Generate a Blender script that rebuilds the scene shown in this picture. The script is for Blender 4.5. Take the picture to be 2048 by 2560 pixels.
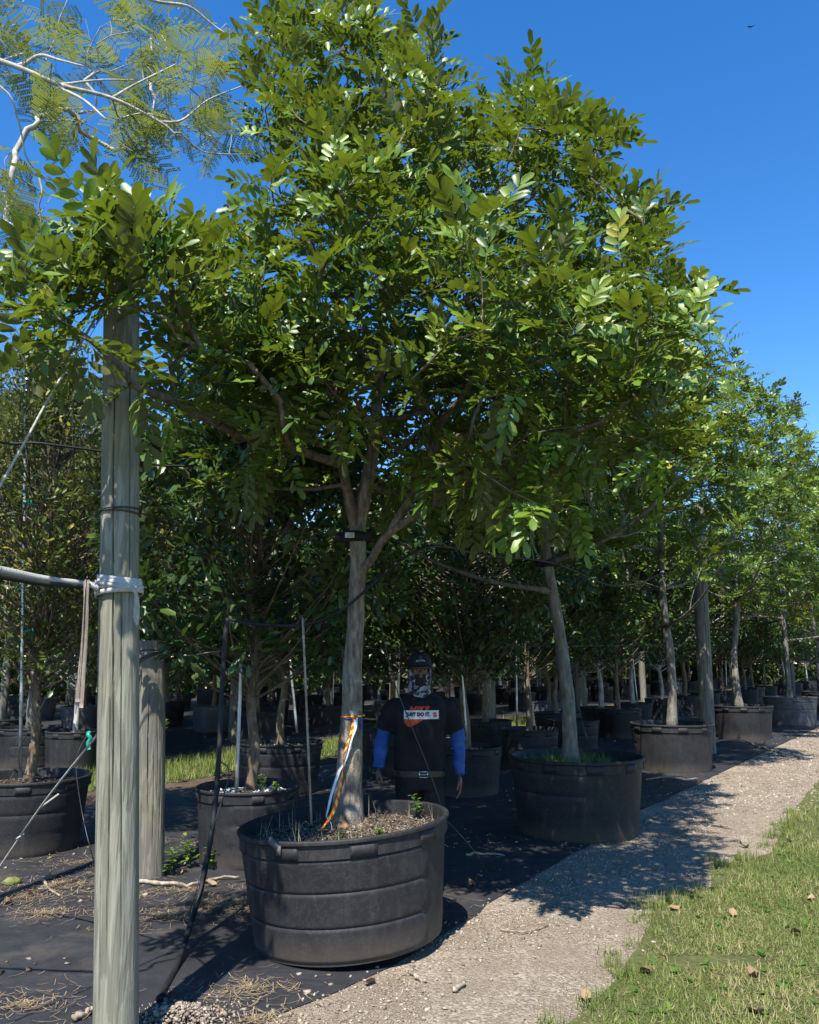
import bpy, bmesh, math, random
import numpy as np
from mathutils import Vector, Matrix, noise as mnoise

# ------------------------------------------------------------------ camera, sky, sun, exposure
scene = bpy.context.scene
for o in list(bpy.data.objects):
    bpy.data.objects.remove(o)
COL = scene.collection
F, CX, CY, CAMH = 2000.0, 1024.0, 1280.0, 1.62
PITCH = math.atan(375.0 / F)
cd = bpy.data.cameras.new('camera'); cam = bpy.data.objects.new('camera', cd); COL.objects.link(cam)
cam.location = (0, 0, CAMH); cam.rotation_euler = (math.pi / 2 + PITCH, 0, 0)
cd.sensor_fit = 'HORIZONTAL'; cd.sensor_width = 36; cd.lens = 36 * F / 2048; cd.clip_start = .05; cd.clip_end = 2000
scene.camera = cam
scene.render.resolution_x, scene.render.resolution_y = 819, 1024

SUN_EL, SUN_AZ = math.radians(56), math.radians(17)      # light travels towards +Y and +X
world = bpy.data.worlds.new('World'); scene.world = world; world.use_nodes = True
wn = world.node_tree; wn.nodes.clear()
sky = wn.nodes.new('ShaderNodeTexSky'); sky.sky_type = 'NISHITA'; sky.sun_disc = False
sky.sun_elevation = SUN_EL; sky.sun_rotation = math.pi + SUN_AZ
sky.air_density = 1.0; sky.dust_density = 0.0; sky.ozone_density = 2.0; sky.altitude = 0
bgn = wn.nodes.new('ShaderNodeBackground'); bgn.inputs['Strength'].default_value = .128
won = wn.nodes.new('ShaderNodeOutputWorld')
hs = wn.nodes.new('ShaderNodeHueSaturation'); hs.inputs['Saturation'].default_value = 1.36; hs.inputs['Hue'].default_value = .506
wn.links.new(sky.outputs[0], hs.inputs['Color']); wn.links.new(hs.outputs[0], bgn.inputs[0]); wn.links.new(bgn.outputs[0], won.inputs[0])
sd = bpy.data.lights.new('sun', 'SUN'); sun = bpy.data.objects.new('sun', sd); COL.objects.link(sun)
sd.energy = 5.0; sd.angle = math.radians(.53); sd.color = (1, .95, .86)
sdir = Vector((math.sin(SUN_AZ) * math.cos(SUN_EL), math.cos(SUN_AZ) * math.cos(SUN_EL), -math.sin(SUN_EL)))
sun.rotation_euler = sdir.to_track_quat('-Z', 'Y').to_euler(); sun.location = (-6, -12, 14)
vs = scene.view_settings
vs.view_transform = 'Standard'; vs.look = 'None'; vs.exposure = 1.0; vs.gamma = 1; vs.use_curve_mapping = False

# ------------------------------------------------------------------ pixel -> place
_r = np.array([1., 0, 0]); _f = np.array([0, math.cos(PITCH), math.sin(PITCH)]); _u = np.array([0, -math.sin(PITCH), math.cos(PITCH)])
C0 = np.array([0, 0, CAMH])
def ray(u, v): return _f + (u - CX) / F * _r - (v - CY) / F * _u
def at(u, v, Y): d = ray(u, v); return C0 + d * (Y / d[1])
def gp(u, v, z=0.0): d = ray(u, v); return C0 + d * ((z - CAMH) / d[2])
def proj(P):
    P = np.atleast_2d(P) - C0
    w = P @ _f
    return np.stack([CX + F * (P @ _r) / w, CY - F * (P @ _u) / w, w], 1)
ROWD = np.array([.56, .83]) / np.hypot(.56, .83); ROWN = np.array([-ROWD[1], ROWD[0]]); ROW0 = np.array([-.43, 5.25])
def rowp(s, n): return ROW0 + ROWD * s + ROWN * n

# ------------------------------------------------------------------ mesh helpers
rng = np.random.default_rng(7); random.seed(7)
def mesh_arrays(name, V, faces, tint=None, smooth=True, extra=None):
    """V (N,3); faces = list of (M,k) int arrays"""
    V = np.asarray(V, np.float32); me = bpy.data.meshes.new(name)
    faces = [np.asarray(f, np.int32) for f in faces if len(f)]
    me.vertices.add(len(V)); me.vertices.foreach_set('co', V.ravel())
    nl = sum(f.size for f in faces); npoly = sum(len(f) for f in faces)
    me.loops.add(nl); me.polygons.add(npoly)
    me.loops.foreach_set('vertex_index', np.concatenate([f.ravel() for f in faces]))
    st, off = [], 0
    for f in faces:
        k = f.shape[1]; st.append(off + np.arange(len(f)) * k); off += f.size
    me.polygons.foreach_set('loop_start', np.concatenate(st).astype(np.int32))
    me.update(calc_edges=True)
    if smooth: me.polygons.foreach_set('use_smooth', np.ones(npoly, bool))
    for k, a in (extra or {}).items() if extra else []:
        at_ = me.attributes.new(k, 'FLOAT', 'POINT'); at_.data.foreach_set('value', np.asarray(a, np.float32))
    if tint is not None:
        at_ = me.attributes.new('tint', 'FLOAT', 'POINT'); at_.data.foreach_set('value', np.asarray(tint, np.float32))
    me.validate()
    return me
class G:
    """collects shapes into one mesh"""
    def __init__(s): s.V = []; s.F = {3: [], 4: []}; s.n = 0; s.T = []
    def add(s, V, faces, tint=0.0):
        V = np.asarray(V, float)
        for f in faces:
            f = np.asarray(f, int)
            if len(f): s.F[f.shape[1]].append(f + s.n)
        s.V.append(V); s.n += len(V)
        s.T.append(np.broadcast_to(np.asarray(tint, float), (len(V),)))
        return s
    def mesh(s, name, smooth=True, off=None):
        V = np.concatenate(s.V)
        if off is not None: V = V - np.asarray(off)
        fs = [np.concatenate(s.F[k]) for k in (3, 4) if s.F[k]]
        return mesh_arrays(name, V, fs, np.concatenate(s.T), smooth)
def put(name, me, mat=None, parent=None, label=None, cat=None, group=None, kind=None, loc=None, rot=None):
    o = bpy.data.objects.new(name, me); COL.objects.link(o)
    if mat is not None and me is not None and len(me.materials) == 0:
        for m in (mat if isinstance(mat, (list, tuple)) else [mat]): me.materials.append(m)
    if parent is not None: o.parent = parent
    if loc is not None: o.location = loc
    if rot is not None: o.rotation_euler = rot
    if label: o['label'] = label
    if cat: o['category'] = cat
    if group: o['group'] = group
    if kind: o['kind'] = kind
    return o
def thing(name, loc, label, cat, group=None, rotz=0):
    o = put(name, None, None, None, label, cat, group, None, tuple(float(x) for x in loc)); o.empty_display_size = .1
    o.rotation_euler = (0, 0, rotz); return o
def copy_tree(o, parent=None):
    c = o.copy(); COL.objects.link(c)
    if parent is not None: c.parent = parent
    for ch in o.children: copy_tree(ch, c)
    return c
def frames(P):
    P = np.asarray(P, float); T = np.gradient(P, axis=0); T /= np.linalg.norm(T, axis=1)[:, None] + 1e-12
    a = np.array([0, 0, 1.]) if abs(T[0][2]) < .9 else np.array([1., 0, 0])
    u = np.cross(a, T[0]); u /= np.linalg.norm(u); U = [u]
    for i in range(1, len(P)):
        u = U[-1] - T[i] * (U[-1] @ T[i]); U.append(u / (np.linalg.norm(u) + 1e-12))
    U = np.array(U); return T, U, np.cross(T, U)
def tube(P, r, n=8, caps=True, wob=0, sq=1.0):
    P = np.asarray(P, float); r = np.broadcast_to(np.asarray(r, float), (len(P),)).copy()
    T, U, B = frames(P); a = np.arange(n) * 2 * math.pi / n
    R = r[:, None] * np.ones((1, n))
    if wob: R = R * (1 + wob * rng.normal(size=R.shape))
    V = P[:, None] + R[..., None] * (np.cos(a)[None, :, None] * U[:, None] + sq * np.sin(a)[None, :, None] * B[:, None])
    V = V.reshape(-1, 3); m = len(P); i = np.arange(m - 1)[:, None] * n; j = np.arange(n)[None]; jn = (j + 1) % n
    Q = np.stack([i + j, i + jn, i + n + jn, i + n + j], -1).reshape(-1, 4); fs = [Q]
    if caps:
        V = np.concatenate([V, P[:1], P[-1:]]); k = m * n; jj = np.arange(n)
        fs.append(np.stack([(jj + 1) % n, jj, np.full(n, k)], 1)); fs.append(np.stack([(m - 1) * n + jj, (m - 1) * n + (jj + 1) % n, np.full(n, k + 1)], 1))
    return V, fs
def smoothline(P, k=6):
    """Catmull-Rom through the points"""
    P = np.asarray(P, float)
    if len(P) < 3: return np.linspace(P[0], P[-1], k + 1)
    Q = np.concatenate([[2 * P[0] - P[1]], P, [2 * P[-1] - P[-2]]]); out = []
    for i in range(1, len(Q) - 2):
        for t in np.arange(k) / k:
            a, b, c, d = Q[i - 1], Q[i], Q[i + 1], Q[i + 2]
            out.append(.5 * (2 * b + (c - a) * t + (2 * a - 5 * b + 4 * c - d) * t * t + (3 * b - a - 3 * c + d) * t ** 3))
    out.append(P[-1]); return np.array(out)
def ribbon(P, w, side, th=.0015):
    """flat strip following P with width along the vectors side"""
    P = np.asarray(P, float); side = np.broadcast_to(np.asarray(side, float), P.shape); w = np.broadcast_to(w, (len(P),))
    T = np.gradient(P, axis=0); s = side - T * (np.sum(side * T, 1) / (np.sum(T * T, 1) + 1e-12))[:, None]; s /= np.linalg.norm(s, axis=1)[:, None] + 1e-12
    nn = np.cross(T, s); nn /= np.linalg.norm(nn, axis=1)[:, None] + 1e-12
    a = P - s * w[:, None] / 2; b = P + s * w[:, None] / 2
    V = np.stack([a + nn * th, b + nn * th, b - nn * th, a - nn * th], 1).reshape(-1, 3); m = len(P)
    i = np.arange(m - 1)[:, None] * 4; j = np.arange(4)[None]; jn = (j + 1) % 4
    return V, [np.stack([i + j, i + jn, i + 4 + jn, i + 4 + j], -1).reshape(-1, 4), np.array([[0, 1, 2, 3], [(m - 1) * 4 + 3, (m - 1) * 4 + 2, (m - 1) * 4 + 1, (m - 1) * 4]])]
def box(c, s, R=None):
    v = np.array([[x, y, z] for x in (-.5, .5) for y in (-.5, .5) for z in (-.5, .5)]) * np.asarray(s)
    if R is not None: v = v @ np.asarray(R).T
    return v + np.asarray(c), [np.array([[0, 1, 3, 2], [4, 6, 7, 5], [0, 4, 5, 1], [2, 3, 7, 6], [0, 2, 6, 4], [1, 5, 7, 3]])]
def rotz(a): c, s = math.cos(a), math.sin(a); return np.array([[c, -s, 0], [s, c, 0], [0, 0, 1]])
def rand_rot(n):
    q = rng.normal(size=(n, 4)); q /= np.linalg.norm(q, axis=1)[:, None]; w, x, y, z = q.T
    return np.stack([1 - 2 * (y * y + z * z), 2 * (x * y - z * w), 2 * (x * z + y * w), 2 * (x * y + z * w), 1 - 2 * (x * x + z * z), 2 * (y * z - x * w), 2 * (x * z - y * w), 2 * (y * z + x * w), 1 - 2 * (x * x + y * y)], 1).reshape(n, 3, 3)
def bake(variants, idx, mats, pos, tint=None):
    """joined copies of small meshes: variants = [(V, [faces], tint)]; mats (N,3,3) columns = axes"""
    g = G()
    for k, (V, fs, t) in enumerate(variants):
        sel = np.nonzero(idx == k)[0]
        if not len(sel): continue
        W = np.einsum('nij,vj->nvi', mats[sel], V) + pos[sel][:, None]
        tt = np.broadcast_to(np.asarray(t, float), (len(V),))[None] + (0 if tint is None else tint[sel][:, None]) * np.ones((1, len(V)))
        off = np.arange(len(sel)) * len(V)
        g.add(W.reshape(-1, 3), [(f[None] + off[:, None, None]).reshape(-1, f.shape[1]) for f in fs], tt.ravel())
    return g
_ico = bmesh.new(); bmesh.ops.create_icosphere(_ico, subdivisions=1, radius=1)
ICOV = np.array([v.co[:] for v in _ico.verts]); ICOF = np.array([[v.index for v in f.verts] for f in _ico.faces]); _ico.free()
PEB = [(ICOV * (1 + .22 * np.random.default_rng(k).normal(size=(len(ICOV), 1)).clip(-1.6, 1.6)) * np.array([1.2, .8, .7]), [ICOF], 0.) for k in range(5)]
_o = np.array([[1., 0, 0], [-1, 0, 0], [0, 1, 0], [0, -1, 0], [0, 0, 1], [0, 0, -1]])
OCT = [(_o * (1 + .3 * np.random.default_rng(k).normal(size=(6, 1))), [np.array([[0, 2, 4], [2, 1, 4], [1, 3, 4], [3, 0, 4], [2, 0, 5], [1, 2, 5], [3, 1, 5], [0, 3, 5]])], 0.) for k in range(4)]
def pebbles(pos, size, flat=.7, base=PEB):
    n = len(pos); S = size[:, None] * rng.uniform(.65, 1.3, (n, 3)); S[:, 2] *= flat
    M = rand_rot(n) * 1.0; A = np.zeros((n, 3, 3)); A[:, 0, 0], A[:, 1, 1], A[:, 2, 2] = S.T
    Rz = np.zeros((n, 3, 3)); a = rng.uniform(0, 6.28, n); Rz[:, 0, 0] = np.cos(a); Rz[:, 0, 1] = -np.sin(a); Rz[:, 1, 0] = np.sin(a); Rz[:, 1, 1] = np.cos(a); Rz[:, 2, 2] = 1
    return bake(base, rng.integers(0, len(base), n), Rz @ A @ M, pos, rng.uniform(0, 1, n))
def straws(pos, length, width, lift=.25):
    """thin bent dry stalks lying about"""
    n = len(pos); y = np.array([-.5, 0, .5]); V = np.array([[s * .5, yy, 0 if yy else .06] for yy in y for s in (-1, 1)])
    f = [np.array([[0, 1, 3, 2], [2, 3, 5, 4]])]
    a = rng.uniform(0, 6.28, n); el = rng.normal(0, lift, n); d = np.stack([np.cos(a) * np.cos(el), np.sin(a) * np.cos(el), np.sin(el)], 1)
    s = np.stack([-np.sin(a), np.cos(a), np.zeros(n)], 1); nn = np.cross(s, d)
    L = length * rng.uniform(.5, 1.4, n); M = np.stack([s * width, d * L[:, None], nn * L[:, None]], 2)
    return bake([(V, f, 0.)], np.zeros(n, int), M, pos, rng.uniform(0, 1, n))
def inpoly(P, poly):
    x, y = P[:, 0], P[:, 1]; poly = np.asarray(poly, float); c = np.zeros(len(P), bool); j = len(poly) - 1
    for i in range(len(poly)):
        xi, yi = poly[i]; xj, yj = poly[j]
        c ^= ((yi > y) != (yj > y)) & (x < (xj - xi) * (y - yi) / (yj - yi + 1e-12) + xi); j = i
    return c
def fnoise(x, y, s=1.0, z=0.0): return mnoise.noise(Vector((float(x) * s, float(y) * s, z)))

# ------------------------------------------------------------------ materials
class NT:
    def __init__(s, name):
        s.m = bpy.data.materials.new(name); s.m.use_nodes = True; s.t = s.m.node_tree; s.t.nodes.clear()
        s.out = s.new('ShaderNodeOutputMaterial')
    def new(s, typ, **kw):
        n = s.t.nodes.new(typ)
        for k, v in kw.items():
            if k.startswith('i_'): n.inputs[k[2:].replace('_', ' ')].default_value = v
            else: setattr(n, k, v)
        return n
    def link(s, a, b): s.t.links.new(a, b); return s
    def coord(s, which='Object', scale=(1, 1, 1), rnd=True):
        tc = s.new('ShaderNodeTexCoord'); mp = s.new('ShaderNodeMapping'); mp.inputs['Scale'].default_value = scale
        s.link(tc.outputs[which], mp.inputs[0])
        if rnd:
            oi = s.new('ShaderNodeObjectInfo'); ml = s.new('ShaderNodeMath', operation='MULTIPLY'); ml.inputs[1].default_value = 37.0
            s.link(oi.outputs['Random'], ml.inputs[0]); s.link(ml.outputs[0], mp.inputs['Location'])
        return mp.outputs[0]
    def noise(s, vec, scale, detail=5, rough=.55, dist=0):
        n = s.new('ShaderNodeTexNoise'); n.inputs['Scale'].default_value = scale; n.inputs['Detail'].default_value = detail; n.inputs['Roughness'].default_value = rough; n.inputs['Distortion'].default_value = dist
        s.link(vec, n.inputs['Vector']); return n.outputs['Fac']
    def ramp(s, fac, stops, interp='LINEAR'):
        r = s.new('ShaderNodeValToRGB'); r.color_ramp.interpolation = interp
        e = r.color_ramp.elements
        while len(e) < len(stops): e.new(.5)
        for el, (p, c) in zip(e, stops): el.position = p; el.color = (*c, 1) if len(c) == 3 else c
        s.link(fac, r.inputs[0]); return r.outputs[0]
    def mix(s, fac, a, b, mode='MIX'):
        n = s.new('ShaderNodeMix', data_type='RGBA', blend_type=mode)
        for inp, x in ((n.inputs[0], fac), (n.inputs[6], a), (n.inputs[7], b)):
            if hasattr(x, 'is_output'): s.link(x, inp)
            else: inp.default_value = x if not isinstance(x, tuple) else ((*x, 1) if len(x) == 3 else x)
        return n.outputs[2]
    def math(s, op, a, b=0.0):
        n = s.new('ShaderNodeMath', operation=op)
        for inp, x in ((n.inputs[0], a), (n.inputs[1], b)):
            if hasattr(x, 'is_output'): s.link(x, inp)
            else: inp.default_value = x
        return n.outputs[0]
    def attr(s, name='tint'):
        a = s.new('ShaderNodeAttribute'); a.attribute_name = name; return a.outputs['Fac']
    def bsdf(s, col, rough=.7, spec=.3, bump=None, bstr=.3, bdist=.01, metallic=0, connect=True):
        p = s.new('ShaderNodeBsdfPrincipled')
        if hasattr(col, 'is_output'): s.link(col, p.inputs['Base Color'])
        else: p.inputs['Base Color'].default_value = (*col, 1)
        if hasattr(rough, 'is_output'): s.link(rough, p.inputs['Roughness'])
        else: p.inputs['Roughness'].default_value = rough
        p.inputs['Specular IOR Level'].default_value = spec; p.inputs['Metallic'].default_value = metallic
        if bump is not None:
            b = s.new('ShaderNodeBump'); b.inputs['Strength'].default_value = bstr; b.inputs['Distance'].default_value = bdist
            s.link(bump, b.inputs['Height']); s.link(b.outputs[0], p.inputs['Normal'])
        if connect: s.link(p.outputs[0], s.out.inputs[0])
        return p
def simple(name, cols, scale=8, rough=.7, spec=.3, bump=.0, bscale=None, stretch=(1, 1, 1), lo=.35, hi=.65, metallic=0, bdist=.01):
    n = NT(name); v = n.coord('Object', stretch); f = n.noise(v, scale)
    k = len(cols); col = n.ramp(f, [(lo + (hi - lo) * i / max(1, k - 1), c) for i, c in enumerate(cols)]) if k > 1 else cols[0]
    bm = n.noise(v, bscale or scale * 4) if bump else None
    n.bsdf(col, rough, spec, bm, bump, bdist, metallic); return n.m
def leafmat(name, dark, mid, light, under, trans, rough=.34, spec=.5, tfac=.28):
    n = NT(name); t = n.attr('tint'); oi = n.new('ShaderNodeObjectInfo')
    tt = n.math('ADD', t, n.math('MULTIPLY', n.math('SUBTRACT', oi.outputs['Random'], .5), .25))
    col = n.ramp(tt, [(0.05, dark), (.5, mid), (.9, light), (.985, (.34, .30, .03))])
    v = n.coord('Object', (1, 1, 1), False); f = n.noise(v, 60, 3)
    col = n.mix(n.math('MULTIPLY', f, .35), col, dark)
    geo = n.new('ShaderNodeNewGeometry'); c2 = n.mix(geo.outputs['Backfacing'], col, under)
    rg = n.math('ADD', n.math('MULTIPLY', geo.outputs['Backfacing'], .3), n.math('ADD', rough, n.math('MULTIPLY', f, .12)))
    p = n.bsdf(c2, rg, spec, f, .12, .004, connect=False)
    tr = n.new('ShaderNodeBsdfTranslucent'); tc = n.mix(.55, trans, col, 'MIX'); n.link(tc, tr.inputs[0])
    ms = n.new('ShaderNodeMixShader'); ms.inputs[0].default_value = tfac
    n.link(p.outputs[0], ms.inputs[1]); n.link(tr.outputs[0], ms.inputs[2]); n.link(ms.outputs[0], n.out.inputs[0]); return n.m
LEAF = leafmat('paradise_leaf', (.028, .068, .007), (.108, .192, .015), (.23, .31, .027), (.07, .085, .02), (.34, .42, .02), .37, .5, .25)
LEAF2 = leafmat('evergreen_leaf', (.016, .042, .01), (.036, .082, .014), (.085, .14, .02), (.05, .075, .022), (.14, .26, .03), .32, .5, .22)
LEAF3 = leafmat('small_yellowish_leaf', (.04, .07, .012), (.085, .12, .018), (.17, .185, .03), (.09, .09, .03), (.25, .28, .03), .4, .4, .28)
FROND = leafmat('feathery_leaflet', (.09, .13, .025), (.16, .2, .035), (.26, .27, .05), (.15, .18, .05), (.4, .45, .06), .5, .3, .4)
WEED = leafmat('weed_leaf', (.06, .12, .02), (.10, .2, .03), (.2, .28, .04), (.1, .15, .03), (.3, .45, .04), .4, .4, .35)
def grassmat(name, a, b, c, tr):
    n = NT(name); t = n.attr('tint'); col = n.ramp(t, [(0, a), (.55, b), (.8, c), (.95, (.34, .29, .14))])
    p = n.bsdf(col, .55, .25, connect=False); s = n.new('ShaderNodeBsdfTranslucent'); s.inputs[0].default_value = (*tr, 1)
    ms = n.new('ShaderNodeMixShader'); ms.inputs[0].default_value = .3; n.link(p.outputs[0], ms.inputs[1]); n.link(s.outputs[0], ms.inputs[2]); n.link(ms.outputs[0], n.out.inputs[0]); return n.m
GRASS = grassmat('grass_blade', (.10, .145, .03), (.18, .215, .05), (.28, .275, .12), (.24, .3, .055))
def barkmat(name, cols, vs_, patch, patchcol, bstr=.6, bd=.012, zs=.25):
    n = NT(name); v = n.coord('Object', (1, 1, zs), True); v1 = n.coord('Object', (1, 1, 1), True)
    f = n.noise(v, vs_, 8, .65); col = n.ramp(f, [(.3 + .4 * i / (len(cols) - 1), c) for i, c in enumerate(cols)])
    p = n.noise(v1, 7, 5, .6); pf = n.ramp(p, [(patch, (0, 0, 0)), (patch + .08, (1, 1, 1))])
    col = n.mix(n.math('MULTIPLY', pf, .65), col, patchcol)
    h = n.math('ADD', f, n.math('MULTIPLY', n.noise(v1, vs_ * 2.5, 4), .5))
    n.bsdf(col, .88, .15, h, bstr, bd); return n.m
BARK = barkmat('paradise_bark', [(.055, .043, .032), (.17, .145, .113), (.33, .295, .24)], 34, .58, (.38, .36, .31), .9, .016, .2)
BARKL = barkmat('limb_bark', [(.045, .033, .024), (.12, .095, .072), (.22, .185, .145)], 30, .6, (.2, .18, .15), .7, .01, .25)
BARKG = barkmat('pale_grey_bark', [(.055, .05, .042), (.145, .135, .112), (.24, .225, .19)], 22, .6, (.4, .38, .33))
BARKC = barkmat('corky_bark', [(.05, .035, .025), (.2, .15, .10), (.36, .29, .21)], 34, .62, (.12, .09, .06), 1.0, .03, .35)
BARKD = barkmat('brown_bark', [(.06, .045, .03), (.15, .115, .08), (.24, .19, .14)], 22, .6, (.26, .22, .17))
BARKW = barkmat('whitish_bark', [(.16, .15, .13), (.36, .35, .32), (.52, .5, .46)], 18, .6, (.2, .18, .15), .4, .006)
def woodmat(name, tone):
    n = NT(name); v = n.coord('Object', (1, 1, .025)); v1 = n.coord('Object', (1, 1, .11)); v2 = n.coord('Object', (1, 1, 1))
    g = n.noise(v, 75, 6, .65, .1); b = n.noise(v1, 15, 3, .55, .35)
    a = n.ramp(g, [(.3, tuple(x * .62 for x in tone)), (.5, tone), (.72, tuple(min(1, x * 1.35) for x in tone))])
    rings = n.ramp(b, [(.40, (0, 0, 0)), (.44, (1, 1, 1)), (.52, (1, 1, 1)), (.56, (.15, .15, .15)), (.63, (.15, .15, .15)), (.66, (.9, .9, .9))])
    col = n.mix(n.math('MULTIPLY', rings, .55), a, tuple(x * .45 for x in tone))
    st = n.ramp(n.noise(v2, 2.2, 4), [(.45, (0, 0, 0)), (.7, (1, 1, 1))]); col = n.mix(n.math('MULTIPLY', st, .3), col, (.2, .2, .1))
    h = n.math('ADD', g, n.math('MULTIPLY', rings, -.25)); n.bsdf(col, .88, .12, h, .8, .008); return n.m
WOOD = woodmat('weathered_post_wood', (.235, .228, .18)); WOODG = woodmat('grey_post_wood', (.19, .178, .15))
def potmat(name, base):
    n = NT(name); v = n.coord('Object', (1, 1, 1)); f = n.noise(v, 3.5, 6, .6); sp = n.noise(v, 170, 2)
    vs2 = n.coord('Object', (1, 1, .12)); stv = n.noise(vs2, 18, 4)
    col = n.ramp(f, [(.3, base), (.7, tuple(x * 1.7 + .003 for x in base))])
    col = n.mix(n.math('MULTIPLY', n.ramp(stv, [(.55, (0, 0, 0)), (.75, (1, 1, 1))]), .18), col, (.10, .095, .085))
    col = n.mix(n.ramp(sp, [(.74, (0, 0, 0)), (.77, (1, 1, 1))]), col, (.16, .155, .145))
    sep = n.new('ShaderNodeSeparateXYZ'); tc = n.new('ShaderNodeTexCoord'); n.link(tc.outputs['Object'], sep.inputs[0])
    dz = n.math('ADD', sep.outputs[2], n.math('MULTIPLY', n.noise(v, 22, 6, .7), -.10)); dirt = n.ramp(dz, [(0.0, (1, 1, 1)), (0.12, (0, 0, 0))])
    col = n.mix(n.math('MULTIPLY', dirt, .4), col, (.10, .08, .06))
    scr = n.ramp(n.noise(v, 5, 5, .75, 2.5), [(.485, (0, 0, 0)), (.5, (1, 1, 1)), (.515, (0, 0, 0))]); col = n.mix(n.math('MULTIPLY', scr, n.math('MULTIPLY', n.noise(v, 4, 3), .45)), col, (.13, .125, .12))
    n.bsdf(col, n.math('ADD', .46, n.math('MULTIPLY', f, .3)), .28, n.noise(v, 240, 3), .12, .002); return n.m
POT = potmat('black_pot_plastic', (.012, .012, .0135)); POTG = potmat('faded_grey_pot_plastic', (.065, .064, .068))
def soilmat(name, cols, scale=30):
    n = NT(name); v = n.coord('Object', (1, 1, 1)); f = n.noise(v, scale, 8, .7); g = n.noise(v, 3, 4)
    col = n.ramp(f, [(.3 + .45 * i / (len(cols) - 1), c) for i, c in enumerate(cols)])
    col = n.mix(n.ramp(g, [(.45, (0, 0, 0)), (.6, (.6, .6, .6))]), col, cols[0])
    n.bsdf(col, .95, .08, f, .9, .02); return n.m
SOIL = soilmat('potting_soil', [(.025, .02, .016), (.06, .048, .037), (.16, .135, .105)])
EARTH = soilmat('earth', [(.05, .036, .026), (.09, .068, .05), (.15, .12, .09)], 18)
def pathmat():
    n = NT('crushed_limestone'); v = n.coord('Object', (1, 1, 1), False); vo = n.new('ShaderNodeTexVoronoi'); vo.inputs['Scale'].default_value = 75; n.link(v, vo.inputs['Vector'])
    vo2 = n.new('ShaderNodeTexVoronoi'); vo2.inputs['Scale'].default_value = 170; n.link(v, vo2.inputs['Vector']); f = n.noise(v, 2.0, 6, .65); fine = n.noise(v, 120, 5, .7)
    sep = n.new('ShaderNodeSeparateColor'); n.link(vo.outputs['Color'], sep.inputs[0])
    st = n.ramp(sep.outputs[0], [(.0, (.16, .128, .095)), (.5, (.30, .248, .19)), (1, (.46, .40, .315))])
    s2 = n.new('ShaderNodeSeparateColor'); n.link(vo2.outputs['Color'], s2.inputs[0]); dirt = n.mix(.6, n.ramp(fine, [(.35, (.10, .076, .054)), (.65, (.28, .224, .168))]), n.ramp(s2.outputs[1], [(0, (.13, .10, .072)), (.6, (.26, .208, .156)), (1, (.40, .34, .265))]))
    col = n.mix(n.ramp(f, [(.40, (.1, .1, .1)), (.6, (.9, .9, .9))]), dirt, st)
    h = n.math('SUBTRACT', fine, n.math('MULTIPLY', vo.outputs['Distance'], .8)); n.bsdf(col, .95, .1, h, .9, .012); return n.m
PATH = pathmat()
def stonemat(name, a, b, c):
    n = NT(name); t = n.attr('tint'); v = n.coord('Object', (1, 1, 1), False); f = n.noise(v, 90, 4)
    col = n.mix(n.math('MULTIPLY', f, .35), n.ramp(t, [(0, a), (.5, b), (1, c)]), (.16, .13, .10)); n.bsdf(col, .92, .12, f, .4, .003); return n.m
STONE = stonemat('limestone_pebbles', (.16, .125, .09), (.27, .22, .165), (.45, .39, .31))
PERL = stonemat('mulch_bits', (.035, .025, .016), (.095, .07, .047), (.36, .315, .25))
STRAW = stonemat('dry_straw', (.14, .095, .05), (.27, .195, .11), (.42, .34, .22))
LITTER = stonemat('fallen_leaf', (.13, .075, .04), (.26, .17, .10), (.4, .3, .2))
def clothmat():
    n = NT('woven_weed_mat'); v = n.coord('Object', (1, 1, 1), False); f = n.noise(v, 1.3, 7, .62); w = n.noise(v, 5, 5, .6)
    wv = n.new('ShaderNodeTexWave'); wv.inputs['Scale'].default_value = 160; n.link(v, wv.inputs['Vector'])
    col = n.ramp(w, [(.3, (.021, .022, .025)), (.7, (.038, .038, .042))])
    dust = n.ramp(f, [(.54, (0, 0, 0)), (.74, (1, 1, 1))]); col = n.mix(n.math('MULTIPLY', dust, n.math('MULTIPLY', n.noise(v, 38, 5, .7), .95)), col, (.17, .135, .105))
    h = n.math('ADD', n.math('MULTIPLY', n.noise(v, 2.6, 4, .5, .8), 6.0), n.math('MULTIPLY', wv.outputs['Fac'], .05)); n.bsdf(col, .55, .35, h, .5, .02); return n.m
MATC = clothmat()
LAWN = soilmat('lawn_soil', [(.06, .07, .025), (.10, .11, .04), (.17, .15, .08)], 25)
METAL = simple('galvanised_steel', [(.36, .39, .40), (.5, .53, .54)], 12, .42, .5, metallic=.7)
RUBBER = simple('black_polythene', [(.010, .010, .011), (.02, .02, .022)], 9, .6, .25)
WIREB = simple('black_wire', [(.015, .015, .015), (.03, .03, .03)], 20, .45, .5)
CABLE = simple('grey_wire_rope', [(.28, .27, .25), (.44, .43, .40)], 60, .6, .4, .4, 200, (1, 1, 1))
def strapmat(name, a, b):
    n = NT(name); v = n.coord('Object', (1, 1, 1), False); wv = n.new('ShaderNodeTexWave'); wv.inputs['Scale'].default_value = 70; wv.inputs['Distortion'].default_value = 1.5; n.link(v, wv.inputs['Vector'])
    f = n.noise(v, 30, 5); col = n.mix(f, a, b); n.bsdf(col, .85, .2, wv.outputs['Fac'], .8, .003); return n.m
STRAP = strapmat('grey_webbing', (.30, .285, .265), (.62, .60, .57)); STRAPB = strapmat('stained_webbing', (.16, .12, .10), (.42, .36, .30))
GREENT = simple('green_tie_tape', [(.0, .16, .11), (.01, .26, .18)], 20, .4, .5)
TEAL = simple('turquoise_label', [(.02, .36, .42), (.03, .45, .5)], 10, .5, .4)
WHITEL = simple('white_label', [(.6, .6, .6), (.75, .75, .75)], 30, .5, .4)
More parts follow.
